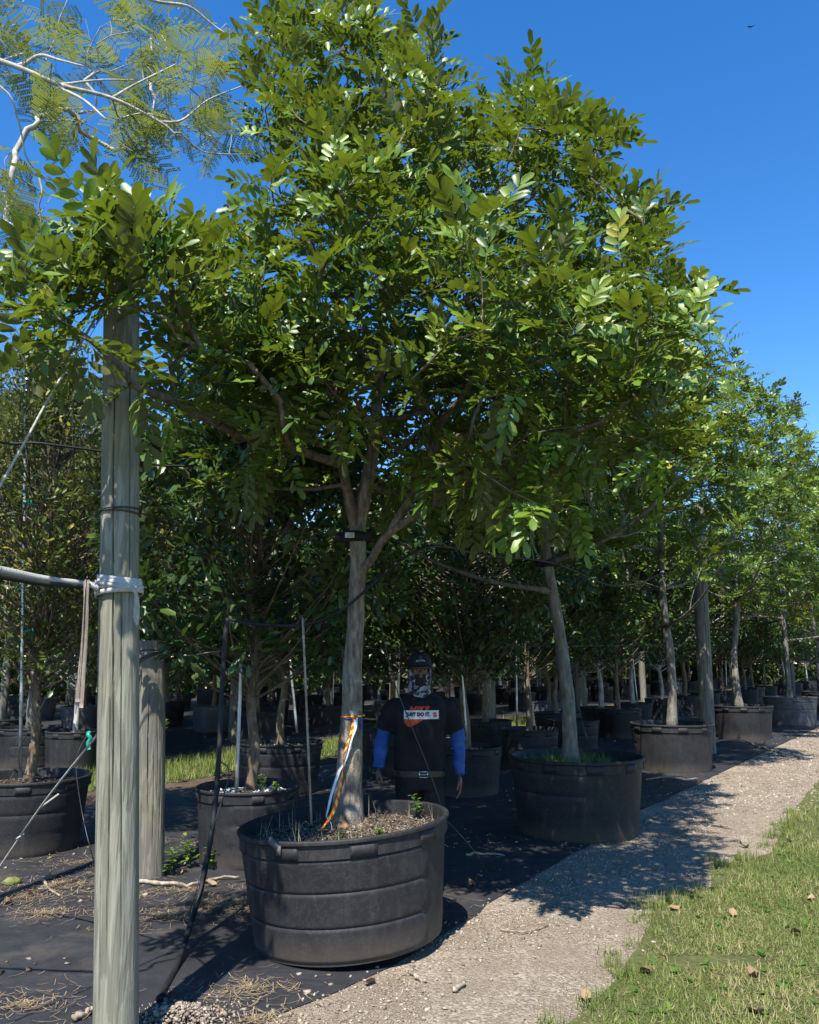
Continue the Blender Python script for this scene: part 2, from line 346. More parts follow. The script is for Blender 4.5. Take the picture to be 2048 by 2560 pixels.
STICK = barkmat('dry_stick', [(.12, .09, .06), (.26, .21, .16), (.4, .34, .27)], 30, .6, (.5, .45, .38), .4, .004)

# ------------------------------------------------------------------ setting: ground, path, weed mat, lawn
def sheet(name, outline, z, mat, kind='structure', sub=0.0):
    bm = bmesh.new(); f = bm.faces.new([bm.verts.new((float(x), float(y), z)) for x, y in outline])
    bmesh.ops.triangulate(bm, faces=[f]); me = bpy.data.meshes.new(name); bm.to_mesh(me); bm.free()
    return put(name, me, mat, kind=kind)
def wavy(s0, s1, n0, amp, step=.25, seed=0.0, fn=None):
    out = []
    s = s0
    while s <= s1:
        k = n0 if fn is None else fn(s)
        d = amp * (fnoise(s, seed, 1.1, 3.1) + .6 * fnoise(s, seed, 3.7, 8.2))
        out.append(rowp(s, k + d)); s += step if s < 14 else step * 6
    return out
_gx = np.concatenate([[-300, -120, -60], np.linspace(-30, 30, 31), [60, 120, 300]]); _gy = np.concatenate([[-80, -30], np.linspace(-8, 52, 31), [90, 200, 600]])
_X, _Y = np.meshgrid(_gx, _gy, indexing='ij'); _V = np.stack([_X, _Y, np.zeros_like(_X)], -1).reshape(-1, 3)
_i, _j = np.meshgrid(np.arange(len(_gx) - 1), np.arange(len(_gy) - 1), indexing='ij'); _q = (_i * len(_gy) + _j).ravel()
put('ground', mesh_arrays('ground', _V, [np.stack([_q, _q + len(_gy), _q + len(_gy) + 1, _q + 1], 1)]), EARTH, kind='structure')
lawn_s = [-9, -3, -.37, .21, 1.08, 1.62, 2.28, 2.9, 3.63, 5.27, 6.82, 9.2, 60]; lawn_n = [-1.75, -1.7, -1.66, -1.66, -1.55, -1.40, -1.61, -1.5, -1.78, -1.66, -1.57, -1.5, -1.6]
def lawn_edge(s): return float(np.interp(s, lawn_s, lawn_n))
def mat_edge(s): return float(np.interp(s, [-9, -1.2, .2, 1.3, 2.9, 5, 60], [-.5, -.5, -.58, -.46, -.38, -.2, -.15]))
sheet('gravel_path', wavy(-9, 60, -.2, .0) + wavy(-9, 60, -2.2, .0)[::-1], .004, PATH)
sheet('weed_mat', wavy(-9, 45, 0, .07, .25, 1, mat_edge) + wavy(-9, 45, 5.2, .12, .25, 2)[::-1], .010, MATC)
sheet('weed_mat', wavy(-12, 45, 8.1, .12, .3, 5) + wavy(-12, 45, 15.5, .1, .5, 6)[::-1], .010, MATC)
sheet('weed_mat', wavy(-14, 60, 16.3, .1, .5, 15) + wavy(-14, 60, 25.5, .1, .5, 16)[::-1], .010, MATC)
sheet('lawn_ground', wavy(-9, 60, 0, .04, .12, 9, lawn_edge) + [(140, 40), (140, -40), (-8, -40)], .008, LAWN)
sheet('grass_strip_ground', wavy(-12, 45, 5.9, .25, .25, 12) + wavy(-12, 45, 7.7, .25, .25, 13)[::-1], .006, LAWN)

BLV = np.array([[-.5, 0, 0], [.5, 0, 0], [-.38, .5, .0], [.38, .5, .0], [0, 1, 0]]); BLF = [np.array([[0, 1, 3, 2]]), np.array([[2, 3, 4]])]
def blade_variants():
    out = []
    for k in range(4):
        b = BLV.copy(); c = .15 + .2 * k; b[:, 2] = -c * b[:, 1] ** 2; out.append((b, BLF, 0.))
    return out
BLADES = blade_variants()
def grass(pos, L, w, up=.6, tint0=0.0, tint1=1.0):
    n = len(pos); a = rng.uniform(0, 6.283, n); el = np.clip(rng.normal(up, .4, n), .05, 1.5)
    d = np.stack([np.cos(a) * np.cos(el), np.sin(a) * np.cos(el), np.sin(el)], 1)
    b = rng.uniform(0, 6.283, n); r0 = np.stack([np.cos(b), np.sin(b), np.zeros(n)], 1)
    s = np.stack([-np.sin(a), np.cos(a), np.zeros(n)], 1); nn = np.cross(s, d)
    LL = (L * rng.uniform(.45, 1.5, n))[:, None]
    M = np.stack([s * (w * rng.uniform(.7, 1.4, n))[:, None], d * LL, nn * LL], 2)
    return bake(BLADES, rng.integers(0, 4, n), M, pos, tint0 + (tint1 - tint0) * rng.uniform(0, 1, n) ** 1.3)
def rows_sample(n, s0, s1, n0, n1, keep=None):
    s = rng.uniform(s0, s1, n); k = rng.uniform(n0, n1, n); P = ROW0 + s[:, None] * ROWD + k[:, None] * ROWN
    if keep is not None:
        m = keep(s, k); P = P[m]
    return np.concatenate([P, np.zeros((len(P), 1))], 1)
def clumpy(P, sc, thr, z=0.):
    v = np.array([fnoise(p[0], p[1], sc, z) for p in P]); return P[v > thr]
le = lambda s: np.interp(s, lawn_s, lawn_n)
g = G()
def lawn_keep(s, k): return k < le(s) + .05 * np.sin(s * 7) + .03 * np.sin(s * 19) - np.abs(rng.normal(0, .12, len(s)))
P = rows_sample(90000, -1.6, 4.2, -4.2, -1.3, lawn_keep); P[:, 2] = .008
P = clumpy(P, 2.2, -.42, 5.); pr = proj(P); P = P[(pr[:, 0] > 1250) & (pr[:, 0] < 2300) & (pr[:, 1] < 2750)]
gg = grass(P, .034, .0042, .22); g.add(np.concatenate(gg.V), [np.concatenate(gg.F[4]), np.concatenate(gg.F[3])], np.concatenate(gg.T))
P = rows_sample(60000, 3.5, 22, -7, -1.3, lawn_keep); P[:, 2] = .008
gg = grass(P, .045, .009, .35); g.add(np.concatenate(gg.V), [np.concatenate(gg.F[4]), np.concatenate(gg.F[3])], np.concatenate(gg.T))
# ragged tufts along the path edge
ts = rng.uniform(-.8, 6, 60); tp = []
for s in ts:
    c = rowp(s, le(s) + rng.normal(.02, .06)); m = rng.integers(20, 60); tp.append(np.concatenate([c + rng.normal(0, .035, (m, 2)), np.full((m, 1), .006)], 1))
gg = grass(np.concatenate(tp), .065, .0045, .6); g.add(np.concatenate(gg.V), [np.concatenate(gg.F[4]), np.concatenate(gg.F[3])], np.concatenate(gg.T))
T_ = np.concatenate(g.T); V_ = np.concatenate(g.V); pn = np.array([fnoise(a_, b_, 1.4, 2.) for a_, b_ in V_[::5, :2]]); g.T = [np.clip(T_ + np.repeat(pn, 5)[:len(T_)] * .5, 0, 1)]
put('lawn_grass', g.mesh('lawn_grass'), GRASS, label='short sunlit lawn grass beside the gravel path', cat='grass', kind='stuff')
P = rows_sample(60000, -6, 24, 5.5, 8.1, lambda s, k: (k > 5.95 + .25 * np.sin(s * 1.3)) & (k < 7.75 + .3 * np.sin(s * .9 + 1))); P = clumpy(P, .8, -.28); P[:, 2] = .006
P_ = rows_sample(2600, -1.6, 4.2, -4.2, -1.4, lawn_keep); P_[:, 2] = .02; gs_ = straws(P_, .05, .003, .25); put('lawn_thatch', gs_.mesh('lawn_thatch'), STRAW, label='dry thatch and clippings lying in the lawn', cat='thatch', kind='stuff')
put('strip_grass', grass(P, .10, .011, .8, 0, .85).mesh('strip_grass'), GRASS, label='strip of taller green grass between the pot rows', cat='grass', kind='stuff')

# loose limestone on the path
P = rows_sample(26000, -1.6, 5.5, -1.75, -.42, lambda s, k: rng.uniform(0, 1, len(s)) < .35 + .65 * (np.abs(k + .75) < .3)); P = clumpy(P, 1.6, -.18, 4.); P[:, 2] = .006
sz = rng.gamma(2.0, .0018, len(P)) + .0017
g = pebbles(P, sz, .7, OCT)
P2 = rows_sample(380, -1.6, 5, -1.2, -.42); P2[:, 2] = .01; gg = pebbles(P2, np.minimum(rng.gamma(2.0, .0034, len(P2)) + .004, .013), .75, PEB)
g.add(np.concatenate(gg.V), [np.concatenate(gg.F[3])], np.concatenate(gg.T))
P = rows_sample(9000, 5.5, 20, -1.75, -.3); P[:, 2] = .006; gg = pebbles(P, rng.gamma(2, .004, len(P)) + .004, .6, OCT); g.add(np.concatenate(gg.V), [np.concatenate(gg.F[3])], np.concatenate(gg.T))
# the little heap at the foot of the tall post
c = gp(445, 2560); m = 1500; a = rng.uniform(0, 6.28, m); r = np.abs(rng.normal(0, .12, m)); P = np.stack([c[0] + r * np.cos(a) * 1.2, c[1] + r * np.sin(a), .01 + .07 * np.exp(-(r / .13) ** 2) * rng.uniform(.3, 1, m)], 1)
gg = pebbles(P, rng.gamma(2, .0024, m) + .0025, .8, OCT); g.add(np.concatenate(gg.V), [np.concatenate(gg.F[3])], np.concatenate(gg.T))
put('path_gravel', g.mesh('path_gravel', False), STONE, label='loose white limestone gravel on the path', cat='gravel', kind='stuff')

# litter on the mat: straw drifts and brown crumbs
def litter_patch(px, n, rad, L=.07):
    c = gp(*px); a = rng.uniform(0, 6.28, n); r = np.abs(rng.normal(0, rad, n)); th = .3
    P = np.stack([c[0] + r * np.cos(a) * 1.3, c[1] + r * np.sin(a) * .8, .014 + rng.uniform(0, .014, n)], 1); return straws(P, L, .0028, .12)
g = G()
for px, n, rad in [((150, 2215), 700, .25), ((60, 2250), 500, .2), ((330, 2240), 300, .2), ((560, 2270), 700, .18), ((400, 2300), 350, .22), ((60, 2520), 350, .2), ((110, 2290), 300, .12), ((620, 2480), 350, .15), ((200, 2160), 300, .2), ((470, 2230), 250, .15), ((1000, 2300), 300, .3), ((1290, 2030), 300, .25), ((640, 2560), 250, .12), ((520, 2110), 250, .2)]:
    gg = litter_patch(px, int(n * .7), rad * 1.15); g.add(np.concatenate(gg.V), [np.concatenate(gg.F[4])], np.concatenate(gg.T))
put('straw_litter', g.mesh('straw_litter'), STRAW, label='drifts of dry straw on the black weed mat', cat='straw', kind='stuff')
P = rows_sample(6000, -2, 16, -.4, 5.2); P = clumpy(P, 1.1, .06, 9.); P[:, 2] = .014
put('mulch_crumbs', pebbles(P, rng.gamma(2, .005, len(P)) + .004, .5, OCT).mesh('mulch_crumbs', False), PERL, label='brown crumbs and chips scattered on the weed mat', cat='mulch', kind='stuff')
# dead leaves
def deadleaf(seed, L=.07):
    r_ = np.random.default_rng(seed); y = np.array([0, .3, .65, 1.]); w = np.array([.05, .42, .38, .02]); V = []
    for yy, ww in zip(y, w):
        for s in (-1, 0, 1): V.append([s * ww * L * .8, (yy - .5) * L, L * (.22 * abs(s) + .15 * math.sin(yy * 5 + seed) + .05 * r_.normal())])
    q = [[i * 3 + j, i * 3 + j + 1, i * 3 + j + 4, i * 3 + j + 3] for i in range(3) for j in range(2)]
    V = np.array(V); V[:, 2] -= V[:, 2].min(); return V, [np.array(q)], 0.
DL = [deadleaf(k) for k in range(5)]
dl_me = []
for k in range(5):
    dl_me.append(mesh_arrays('fallen_leaf', DL[k][0] * 1.15, DL[k][1], np.full(len(DL[k][0]), [.2, .5, .75, .35, .6][k])))
dl_spots = [(1615, 2435, .012), (1895, 2535, .012), (1975, 2105, .012), (1860, 2118, .012), (1830, 2290, .01), (1990, 2340, .012), (1690, 2275, .012), (2030, 2250, .012), (1885, 2440, .012), (1465, 2500, .01), (1560, 2270, .008), (445, 2185, .014), (455, 2165, .014), (20, 2260, .014), (70, 2240, .014), (120, 2200, .014), (930, 2460, .01), (1130, 2260, .014), (1180, 2215, .014), (530, 2215, .014)]
for k, (u, v, z) in enumerate(dl_spots):
    q = gp(u, v, z); on = 'the lawn grass' if u > 1600 else ('the gravel path' if v > 2240 and u > 800 else 'the black weed mat')
    o = put('fallen_leaf', dl_me[k % 5], LITTER, None, 'curled brown dead leaf lying on ' + on, 'dead leaf', 'dead leaves on ' + on, None, tuple(q), (rng.normal(0, .2), rng.normal(0, .2), rng.uniform(0, 6.28)))
    o.scale = (.95,) * 3
# sticks lying about
def stick(pts, r, label, fork=None, mat=None):
    P = smoothline(pts, 5); P = P + rng.normal(0, r * .35, P.shape); V, f = tube(P, np.linspace(r, r * .55, len(P)), 7, wob=.08); gq = G().add(V, f)
    if fork is not None:
        V, f = tube(smoothline(fork, 4), np.linspace(r * .7, r * .35, 9 if len(fork) > 2 else 5), 6); gq.add(V, f)
    b = np.array([P[:, 0].mean(), P[:, 1].mean(), 0]); return put('stick', gq.mesh('stick', off=b), mat or STICK, None, label, 'stick', loc=tuple(b))
z = .03
stick([gp(345, 2202, z), gp(420, 2210, z), gp(480, 2212, z), gp(540, 2195, z), gp(600, 2192, z)], .015, 'long pale branch lying along the foot of the short grey post')
stick([gp(108, 2200, z), gp(122, 2222, .02), gp(148, 2238, z)], .012, 'forked pale twig lying on the mat near the tall post', [gp(120, 2222, .03), gp(95, 2222, .04)])
stick([gp(185, 2545, z), gp(210, 2535, z), gp(234, 2520, z)], .016, 'grey stick end beside the base of the tall post')
stick([gp(1030, 2430, .02), gp(1052, 2448, .02), gp(1066, 2450, .02)], .012, 'short broken light stick on gravel beside the big pot')
stick([gp(1135, 2476, .02), gp(1150, 2465, .02), gp(1164, 2455, .02)], .013, 'stubby brown stick on gravel in front of the big pot')
stick([gp(1252, 2325, .015), gp(1310, 2330, .02), gp(1371, 2313, .015)], .006, 'thin curved dark twig across the gravel path')
stick([gp(1165, 2136, .02), gp(1210, 2134, .02), gp(1262, 2137, .02)], .012, 'straight pale stick on the mat behind the big pot')
stick([gp(1790, 1855, .03), gp(1850, 1850, .05), gp(1900, 1868, .03), gp(1960, 1885, .02)], .018, 'long crooked branch at the foot of the leaning post', [gp(1885, 1880, .05), gp(1908, 1862, .18), gp(1915, 1850, .3)])
stick([gp(1615, 1950, .02), gp(1660, 1942, .03), gp(1720, 1948, .02), gp(1745, 1945, .02)], .012, 'wavy thin branch in front of the second row pot')
# coconut husk piece
V = ICOV.copy(); V = np.array([v * (1 if v[2] < .25 else .55) for v in V]) * np.array([.09, .055, .045])
c = gp(32, 2200, .04); put('coconut_husk', mesh_arrays('coconut_husk', V, [ICOF]), simple('husk', [(.10, .12, .03), (.25, .25, .09)], 18, .8, .2, .4), None, 'hollow greenish husk lying on the mat near the corky tree', 'husk', loc=tuple(c), rot=(.2, .1, .4))

# ------------------------------------------------------------------ pots
def pot_body(R, H, nth=96, nz=34, hi=False, seed=0):
    th = np.arange(nth) * 2 * math.pi / nth; band0 = .84 * H
    zs = np.linspace(0, band0, nz); rings = []
    tiers = [(.03 * H, .285 * H), (.30 * H, .565 * H), (.58 * H, .83 * H)]
    def rad(z, t):
        r = R * (.865 + .115 * z / H) * np.ones_like(t)
        for k, (a, b) in enumerate(tiers):
            hc, hh = (a + b) / 2, (b - a) / 2; d0 = np.full_like(t, 9.)
            for c in range(1):
                dt = (t - (c * math.pi - 1.95) + math.pi) % (2 * math.pi) - math.pi
                qx = np.abs(dt) * R * .93 - (1.42 * R - .09); qz = abs(z - hc) - (hh - .09 if hh > .09 else 0); rr = min(.09, hh)
                d = np.hypot(np.maximum(qx, 0), max(qz, 0)) + np.minimum(np.maximum(qx, qz), 0) - rr; d0 = np.minimum(d0, d)
            r = r + .010 * np.clip(.5 - d0 / .012, 0, 1)
        return r
    for z in zs: rings.append((rad(z, th), z))
    rr = lambda f, z: rings.append((np.full(nth, R * f), z))
    rr(.967, band0 + .002); rr(.985, band0 + .004); rr(.985, .955 * H); rr(1.0, .958 * H); rr(1.012, .97 * H); rr(1.012, .99 * H); rr(1.0, H); rr(.975, H); rr(.963, .99 * H); rr(.955, .95 * H); rr(.93, .80 * H)
    V = np.concatenate([np.stack([r * np.cos(th), r * np.sin(th), np.full(nth, z)], 1) for r, z in rings]); m = len(rings)
    i = np.arange(m - 1)[:, None] * nth; j = np.arange(nth)[None]; jn = (j + 1) % nth
    Q = np.stack([i + j, i + jn, i + nth + jn, i + nth + j], -1).reshape(-1, 4)
    V = np.concatenate([V, [[0, 0, .0]]]); jj = np.arange(nth); cap = np.stack([(jj + 1) % nth, jj, np.full(nth, len(V) - 1)], 1)
    return V, [Q, cap]
def lug_mesh(R, H):
    a = np.linspace(-.12, .12, 7); V = []
    for t in a:
        for r, z in ((.975, .845), (.994, .849), (.994, .953), (.975, .955)): V.append([R * r * math.cos(t), R * r * math.sin(t), z * H])
    V = np.array(V); i = np.arange(6)[:, None] * 4; j = np.arange(4)[None]; jn = (j + 1) % 4
    return mesh_arrays('lug', V, [np.stack([i + j, i + jn, i + 4 + jn, i + 4 + j], -1).reshape(-1, 4), np.array([[3, 2, 1, 0], [24, 25, 26, 27]])], smooth=False)
def soil_mesh(R, z, seed, mound=.05, nr=14, nt=48):
    V = [[0, 0, z + mound]]; 
    for i in range(1, nr + 1):
        for j in range(nt):
            r = R * i / nr; t = 2 * math.pi * j / nt; x, y = r * math.cos(t), r * math.sin(t)
            V.append([x, y, z + mound * (1 - (i / nr) ** 2) + .022 * fnoise(x, y, 5, seed) + .012 * fnoise(x, y, 14, seed)])
    f3 = [[0, 1 + j, 1 + (j + 1) % nt] for j in range(nt)]
    f4 = [[1 + i * nt + j, 1 + (i + 1) * nt + j, 1 + (i + 1) * nt + (j + 1) % nt, 1 + i * nt + (j + 1) % nt] for i in range(nr - 1) for j in range(nt)]
    return mesh_arrays('soil', np.array(V), [np.array(f3), np.array(f4)])
def mulch_g(R, z, n, mound=.05, size=.006, seed=0, nst=0):
    r = R * np.sqrt(rng.uniform(.01, 1, n)); a = rng.uniform(0, 6.28, n)
    P = np.stack([r * np.cos(a), r * np.sin(a), z + mound * (1 - (r / R) ** 2) + .012 + rng.uniform(-.006, .006, n)], 1)
    g = pebbles(P, rng.gamma(2, size / 2, n) + .003, .6, OCT)
    if nst:
        r = R * np.sqrt(rng.uniform(.01, 1, nst)); a = rng.uniform(0, 6.28, nst)
        P = np.stack([r * np.cos(a), r * np.sin(a), z + mound * (1 - (r / R) ** 2) + .018 + rng.uniform(0, .02, nst)], 1)
        gg = straws(P, .11, .0025, .22); g.add(np.concatenate(gg.V), [np.concatenate(gg.F[4])], np.concatenate(gg.T))
    return g
POTCACHE = {}
def make_pot(x, y, R, H, label, group=None, mat=None, rot=0, lugs=10, hi=False, soilz=.83, mulch=400, name='nursery_pot', nst=60, mound=.05):
    t = thing(name, (x, y, .0), label, 'pot', group, rot)
    key = (R, H, (mat or POT).name, hi)
    if key not in POTCACHE:
        V, f = pot_body(R, H, 256 if hi else 72, 70 if hi else 26)
        bme = mesh_arrays('body', V, f); bme.set_sharp_from_angle(angle=math.radians(28)); lme = lug_mesh(R, H); sme = soil_mesh(R * .945, soilz * H, rng.uniform(0, 50), mound, nr=22 if hi else 10, nt=96 if hi else 36)
        mme = mulch_g(R * .93, soilz * H, mulch, mound, size=.0036 if hi else .006, nst=nst).mesh('mulch', False); POTCACHE[key] = (bme, lme, sme, mme)
    bme, lme, sme, mme = POTCACHE[key]
    put('body', bme, mat or POT, t)
    for k in range(lugs): put('lug', lme, mat or POT, t, rot=(0, 0, 2 * math.pi * (k + .35) / lugs))
    s = put('soil', sme, SOIL, t); put('mulch', mme, PERL, s, kind='stuff'); return t
MP = np.array([-.352, 5.13])          # the big pot's place
mp = make_pot(MP[0], MP[1], .632, .645, 'big black plastic pot with torn rim holding the large tree', None, None, math.radians(-38), 9, True, .845, 7000, 'nursery_pot', 800, -.012)
mp.rotation_euler = (math.radians(0.4), math.radians(-4.2), math.radians(-10)); mp.location = (MP[0], MP[1], .04)
# torn flap on the rim
g = G(); a0 = math.radians(-112); c = np.array([.64 * math.cos(a0), .64 * math.sin(a0), .632])
V, f = box((0, 0, 0), (.07, .012, .035), rotz(a0 + 1.57) @ np.array([[.8, 0, .6], [0, 1, 0], [-.6, 0, .8]])); g.add(V + c + [0, 0, .006], f)
V, f = box((0, 0, 0), (.035, .01, .05), rotz(a0 + 1.4)); g.add(V + c + np.array([.03, -.01, -.03]), f); put('torn_flap', g.mesh('torn_flap', False), POTG, mp)

row0 = [(8.2, 1.64, .645, .72), (12.75, 4.05, .62, .70), (17.8, 7.2, .62, .70), (21.6, 10.0, .66, .72), (26.2, 13.2, .62, .7), (30.5, 16.2, .62, .7)]
lab0 = ['wide black pot with green weeds on its soil beyond the big pot', 'black pot with gravelly soil beside the leaning post', 'black pot beyond the leaning post along the path', 'dusty sunlit pot farther along the gravel path', None, None]
ROWPOTS = []
for k, (y, x, R, H) in enumerate(row0):
    ROWPOTS.append(make_pot(x, y, round(R, 2), H, lab0[k] or 'distant black pot at the far end of the path row', None if lab0[k] else 'far pots along the path', POTG if k == 3 else None, rng.uniform(0, 6), 10))
# middle rows, read off the photograph
mid = [(-1.36, 7.06, .43, .60, 'blue-black pot of white gravel and seedlings behind the big pot', None), (-3.42, 7.5, .53, .62, 'wide black pot holding the corky barked tree', None), (-1.66, 10.65, .55, .62, 'black pot behind the bare stick stake', None),
       (.72, 10.5, .44, .58, 'black pot just behind the standing person', None), (1.87, 12.95, .46, .6, 'black pot behind the wide weedy pot', None), (2.95, 14.9, .47, .6, 'dark pot with sprouting weeds under the pale trunk', None), (4.6, 18.1, .5, .62, 'black pot in shade behind the gravelly one', None), (-5.1, 12.6, .42, .6, 'small black pot holding a white barked sapling near the tall post', None)]
MIDPOTS = []
for x, y, R, H, lab, gr in mid: MIDPOTS.append(make_pot(x, y, R, H, lab, gr, None, rng.uniform(0, 6), 8))
# back rows on a lattice
back = []
for n0 in (3.7, 9.3, 11.6, 13.9, 18.5, 21):
    for k in range(-3, 27):
        s = k * 2.55 + (n0 * .37) % 2.55 + rng.normal(0, .15)
        p = rowp(s, n0 + rng.normal(0, .15))
        if n0 == 3.7 and (s < 6.2 or s > 60): continue
        q = proj([[p[0], p[1], 1.]])[0]
        if q[2] < 9.5 or p[1] > (40 if q[0] < 1100 else 58) or not (-160 < q[0] < 2160): continue
        back.append((p, n0))
BACKPOTS = []
ROWNAME = {3.7: 'the last row before the grass strip', 9.3: 'the first row beyond the grass strip', 11.6: 'the second row beyond the grass strip', 13.9: 'the third row beyond the grass strip', 18.5: 'the fourth row beyond the grass strip', 21: 'the farthest row before the woods'}
for i, (p, n0) in enumerate(back):
    grey = (i * 7) % 5 == 0 and n0 > 5
    BACKPOTS.append(make_pot(p[0], p[1], .48, .60, ('faded grey pot in ' if grey else 'black pot in ') + ROWNAME[n0], ('grey pots of ' if grey else 'black pots of ') + ROWNAME[n0], POTG if grey else None, rng.uniform(0, 6), 6 if n0 < 12 else 0))
gq = make_pot(3.55, 21.0, .47, .62, 'grey pot with a turquoise label stuck on its side', None, POTG, 0, 8)
V, f = box((0, 0, 0), (.20, .01, .13)); put('label_sticker', G().add(V, f).mesh('label_sticker', False), TEAL, gq, loc=(.14, -.455, .40), rot=(-.12, 0, .3))
g = G()
for zz in (.03, .0): V, f = box((0, 0, zz), (.12, .004, .015)); g.add(V, f)
put('print_line', g.mesh('print_line', False), simple('label_print', [(.01, .12, .14)], 5), gq, loc=(.14, -.463, .40), rot=(-.12, 0, .3))

# ------------------------------------------------------------------ leaves
def leaflet(L, w, fold=.25, stations=2, droop=.12, rnd=None):
    """obovate blade along +y, folded on the midrib"""
    ys = [.32, .82] if stations == 2 else [.22, .58, .9]; ws = [.40, .45] if stations == 2 else [.30, .5, .36]
    V = [[0, 0, 0]]
    for y, ww in zip(ys, ws):
        z = -droop * L * y * y
        V += [[-ww * w, y * L, z + fold * ww * w], [0, y * L, z], [ww * w, y * L, z + fold * ww * w]]
    V.append([0, L, -droop * L]); k = len(ys)
    f3 = [[0, 2, 1], [0, 3, 2]]; f4 = []
    for i in range(k - 1):
        a = 1 + 3 * i; f4 += [[a, a + 1, a + 4, a + 3], [a + 1, a + 2, a + 5, a + 4]]
    a = 1 + 3 * (k - 1); t = len(V) - 1; f3 += [[a, a + 1, t], [a + 1, a + 2, t]]
    return np.array(V), [np.array(f3), np.array(f4)]
def place(V, o, d, n):
    d = d / np.linalg.norm(d); s = np.cross(d, n); s /= np.linalg.norm(s) + 1e-9; n2 = np.cross(s, d); return o + V[:, :1] * s + V[:, 1:2] * d + V[:, 2:3] * n2
def compound(seed, L=.27, pairs=5, ll=.098, lw=.041, stations=2, tilt=.35, curve=.25):
    r_ = np.random.default_rng(seed); g = G(); t = np.linspace(0, 1, 4)
    rp = lambda q: np.array([.02 * math.sin(q * 2 + seed), L * q, -curve * L * q * q])
    V, f = tube(np.array([rp(q) for q in t]), np.linspace(.0022, .001, 4), 3, caps=False); g.add(V, f, .75)
    base = r_.uniform(.25, .7)
    for i in range(pairs):
        for s in (-1, 1):
            if r_.uniform() < .08: continue
            q = .22 + .74 * (i + (.22 if s > 0 else -.12)) / (pairs - .6); q = min(max(q, .15), .98); o = rp(q)
            a = math.radians(62 - 22 * q + r_.normal(0, 6)); up = tilt + r_.normal(0, .18)
            d = np.array([s * math.sin(a) * math.cos(up), math.cos(a), math.sin(a) * math.sin(up)]); n = np.array([-s * math.sin(up) * .8 + r_.normal(0, .12), r_.normal(0, .12) - .1, 1.])
            k = ll * (1 - .25 * abs(q - .6)) * r_.uniform(.72, 1.18); V, f = leaflet(k, lw * r_.uniform(.85, 1.15), r_.uniform(.1, .6), stations, r_.uniform(-.1, .5)); g.add(place(V, o, d, n), f, np.clip(base + r_.normal(0, .17), 0, .93))
    V, f = leaflet(ll * 1.05, lw, .25, stations, .15); g.add(place(V, rp(1.), np.array([.1 * r_.normal(), 1, -.3]), np.array([0, .3, 1.])), f, base)
    fs = [np.concatenate(g.F[k]) for k in (3, 4)]; return np.concatenate(g.V), fs, np.concatenate(g.T)
CL = [compound(k, .25 + .025 * (k % 3), 5 + k % 2, stations=2, tilt=.2 + .12 * (k % 4), curve=.1 + .12 * (k % 4)) for k in range(10)]
CLH = [compound(k, .25 + .025 * (k % 3), 5 + k % 2, stations=3, tilt=.2 + .12 * (k % 4), curve=.1 + .12 * (k % 4)) for k in range(10)]

# ------------------------------------------------------------------ tree skeletons
class Skel:
    def __init__(s): s.P = []; s.par = []; s.r = []; s.hand = []
    def limb(s, pts, r0, r1, start=None, k=5):
        P = smoothline(pts, k); R = np.linspace(r0, r1, len(P)); idx = []
        if start is not None: P = np.concatenate([[s.P[start]], P[1:]])
        for i, p in enumerate(P):
            if i == 0 and start is not None: idx.append(start); continue
            s.P.append(p); s.par.append(idx[-1] if idx else -1); s.r.append(R[i]); idx.append(len(s.P) - 1)
        s.hand.append(idx); return idx
    def near(s, p): return int(np.argmin(np.linalg.norm(np.array(s.P) - p, axis=1)))
    def grow(s, tips, center, seg=.16, minidx=0, up=.35):
        tips = tips[np.argsort(np.linalg.norm(tips - center, axis=1))]; s.tipidx = []; n0 = len(s.P)
        for tp in tips:
            A = np.array(s.P); d = tp - A; L = np.linalg.norm(d, axis=1) + 1e-6
            out = A - center; out = out / (np.linalg.norm(out, axis=1)[:, None] + 1e-6); ca = np.sum(d * out, 1) / L
            cost = L * (1.35 - .45 * ca) + .5 * np.maximum(0, A[:, 2] - tp[2]); cost[:minidx] = 1e9
            j = int(np.argmin(cost)); p0 = A[j]; Ln = L[j]; m = max(2, int(Ln / seg)); mid = (p0 + tp) / 2 - np.array([0, 0, up * .25 * Ln]) + rng.normal(0, .05 * Ln, 3); pr = j
            for q in np.arange(1, m + 1) / m:
                x = (1 - q) ** 2 * p0 + 2 * q * (1 - q) * mid + q * q * tp + (rng.normal(0, .012, 3) if q < 1 else 0)
                s.P.append(x); s.par.append(pr); s.r.append(0); pr = len(s.P) - 1
            s.tipidx.append(pr)
        n = len(s.P); cnt = np.zeros(n)
        for t in s.tipidx: cnt[t] += 1
        for i in range(n - 1, -1, -1):
            if s.par[i] >= 0: cnt[s.par[i]] += cnt[i]
        s.cnt = cnt; s.n0 = n0
        for i in range(n0, n): s.r[i] = .0042 * max(1, cnt[i]) ** .45
    def twigs(s, n=5):
        ch = {}
        for i in range(s.n0, len(s.P)): ch.setdefault(s.par[i], []).append(i)
        g = G()
        done = set()
        for i in range(s.n0, len(s.P)):
            if i in done: continue
            pl = [s.par[i], i]; done.add(i)
            while True:
                c = [x for x in ch.get(pl[-1], []) if x not in done]
                if not c: break
                b = max(c, key=lambda x: s.cnt[x]); pl.append(b); done.add(b)
            P = np.array([s.P[x] for x in pl]); R = np.array([s.r[x] for x in pl]); R[0] = R[1]; V, f = tube(P, R, 6 if R[1] > .012 else 4, caps=False); g.add(V, f)
        return g
SUNV = -np.array(sdir)
